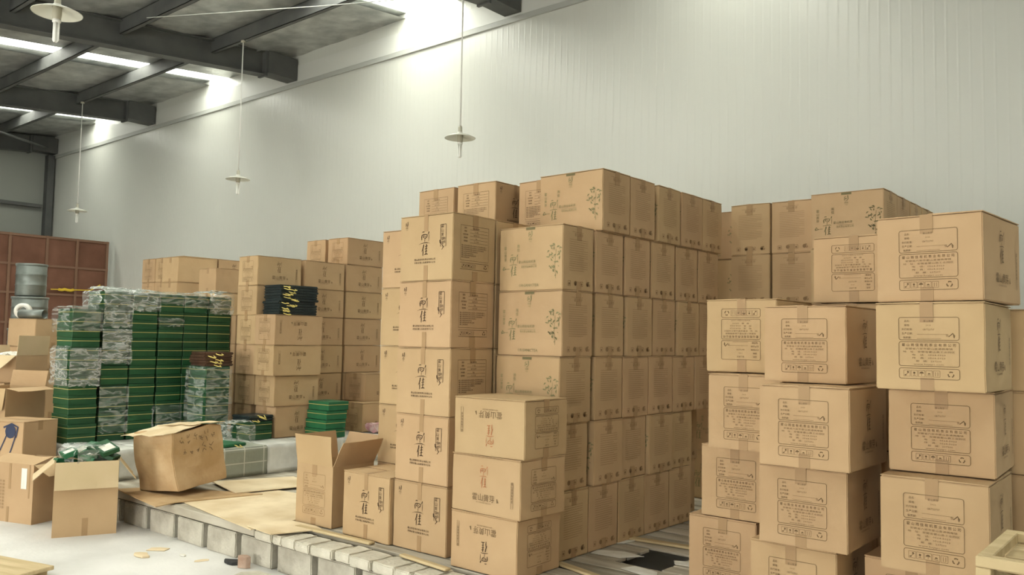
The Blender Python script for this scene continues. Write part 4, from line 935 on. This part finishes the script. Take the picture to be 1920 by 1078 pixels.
# small silver strips by the white bundle
for i in range(3):
    me = MB(); me.box(-.13, .13, -.05, .05, 0, .05); thing('metal_offcut', 'small silver channel offcut by white bundle, %s' % ['lowest', 'middle', 'topmost'][i], 'metal piece', (-6.45-.01*i, 4.92+.03*i, .247+i*.052), R_(20+i*12), 'silver offcuts', bevel(me.mesh('channel', ['zinc', 'black', 'zinc'][i]), .003, 1))
# things lying on the floor
t = thing('wooden_board', 'thick pale wooden board on the floor, bottom left corner', 'board', (-6.05, 1.98, 0), R_(15)); mb = MB(); mb.box(-.75, .55, -.26, .16, .035, .06)
link('board_top', bevel(mb.mesh('board', 'wood'), .004, 1), t); mb = MB(); mb.box(-.7, -.6, -.25, .15, 0, .034); mb.box(.4, .5, -.25, .15, 0, .034); link('foot', mb.mesh('foot', 'wood'), t)
def scrap(lb, x, y, s_, m, h, rz, seed, name='rubbish_scrap', cat='scrap'):
    rr = random.Random(seed); mb = MB(); pts = [(s_*(.6+.5*rr.random())*math.cos(j*PI/4), s_*.6*(.6+.5*rr.random())*math.sin(j*PI/4)) for j in range(8)]; mb.prism(pts, 0, h); thing(name, lb, cat, (x, y, .001), R_(rz), me=bevel(mb.mesh('scrap', m), min(.003, h*.3), 1))
scrap('crumpled brown paper scrap on floor by the platform', -5.70, 3.02, .10, 'sheet', .006, 40, 1)
scrap('crumpled brown wrapper lying nearer on the floor', -5.62, 2.86, .08, 'sheet', .016, 10, 2)
scrap('tiny white scrap on the floor by the blocks', -5.42, 3.05, .035, 'white', .012, 0, 3)
scrap('thin brown sliver on the floor under the blocks', -5.22, 3.08, .06, 'sheet', .003, 80, 4)
scrap('flat dark rubber disc on the floor by blocks', -5.02, 3.17, .075, 'black', .02, 0, 5)
scrap('broken reddish brick piece beside the blocks', -4.88, 3.17, .055, 'redbrick', .075, 20, 6, 'brick_piece', 'brick')
scrap('long pale stone slab lying in front of blocks', -4.55, 3.02, .26, 'brick', .03, -8, 7, 'stone_slab', 'stone')

# slatted wooden crate at the right photo edge
t = thing('wooden_crate', 'pale wooden slatted crate at bottom right corner', 'crate', (-.20, 3.02, 0), R_(0)); W2, D2, HC = .33, .22, .90
for sx in (-1, 1):
    for sy in (-1, 1):
        mb = MB(); mb.box(sx*W2-.02, sx*W2+.02, sy*D2-.02, sy*D2+.02, 0, HC-.032); link('corner_post', bevel(mb.mesh('post', 'wood'), .003, 1), t)
for k, (a) in enumerate(((-W2-.02, W2+.02, -D2-.021, -D2+.02, HC-.031, HC), (-W2-.02, W2+.02, D2-.02, D2+.021, HC-.031, HC), (-W2-.02, -W2+.02, -D2+.021, D2-.021, HC-.031, HC), (W2-.02, W2+.02, -D2+.021, D2-.021, HC-.031, HC))):
    mb = MB(); mb.box(*a); link('top_rail', bevel(mb.mesh('rail', 'wood'), .003, 1), t)
mb = MB()
for k in range(6): mb.box(-W2+.022, W2-.022, -D2-.012, -D2, .08+k*.13, .18+k*.13)
for k in range(6): mb.box(-W2-.012, -W2, -D2+.022, D2-.022, .08+k*.13, .18+k*.13)
link('side_slats', bevel(mb.mesh('slats', 'wood'), .002, 1), t)
mb = MB()
for k in range(3): mb.box(-W2+.022, W2-.022, -D2+.05+k*.13, -D2+.14+k*.13, HC-.05, HC-.03)
link('top_slats', bevel(mb.mesh('slats', 'wood'), .002, 1), t)
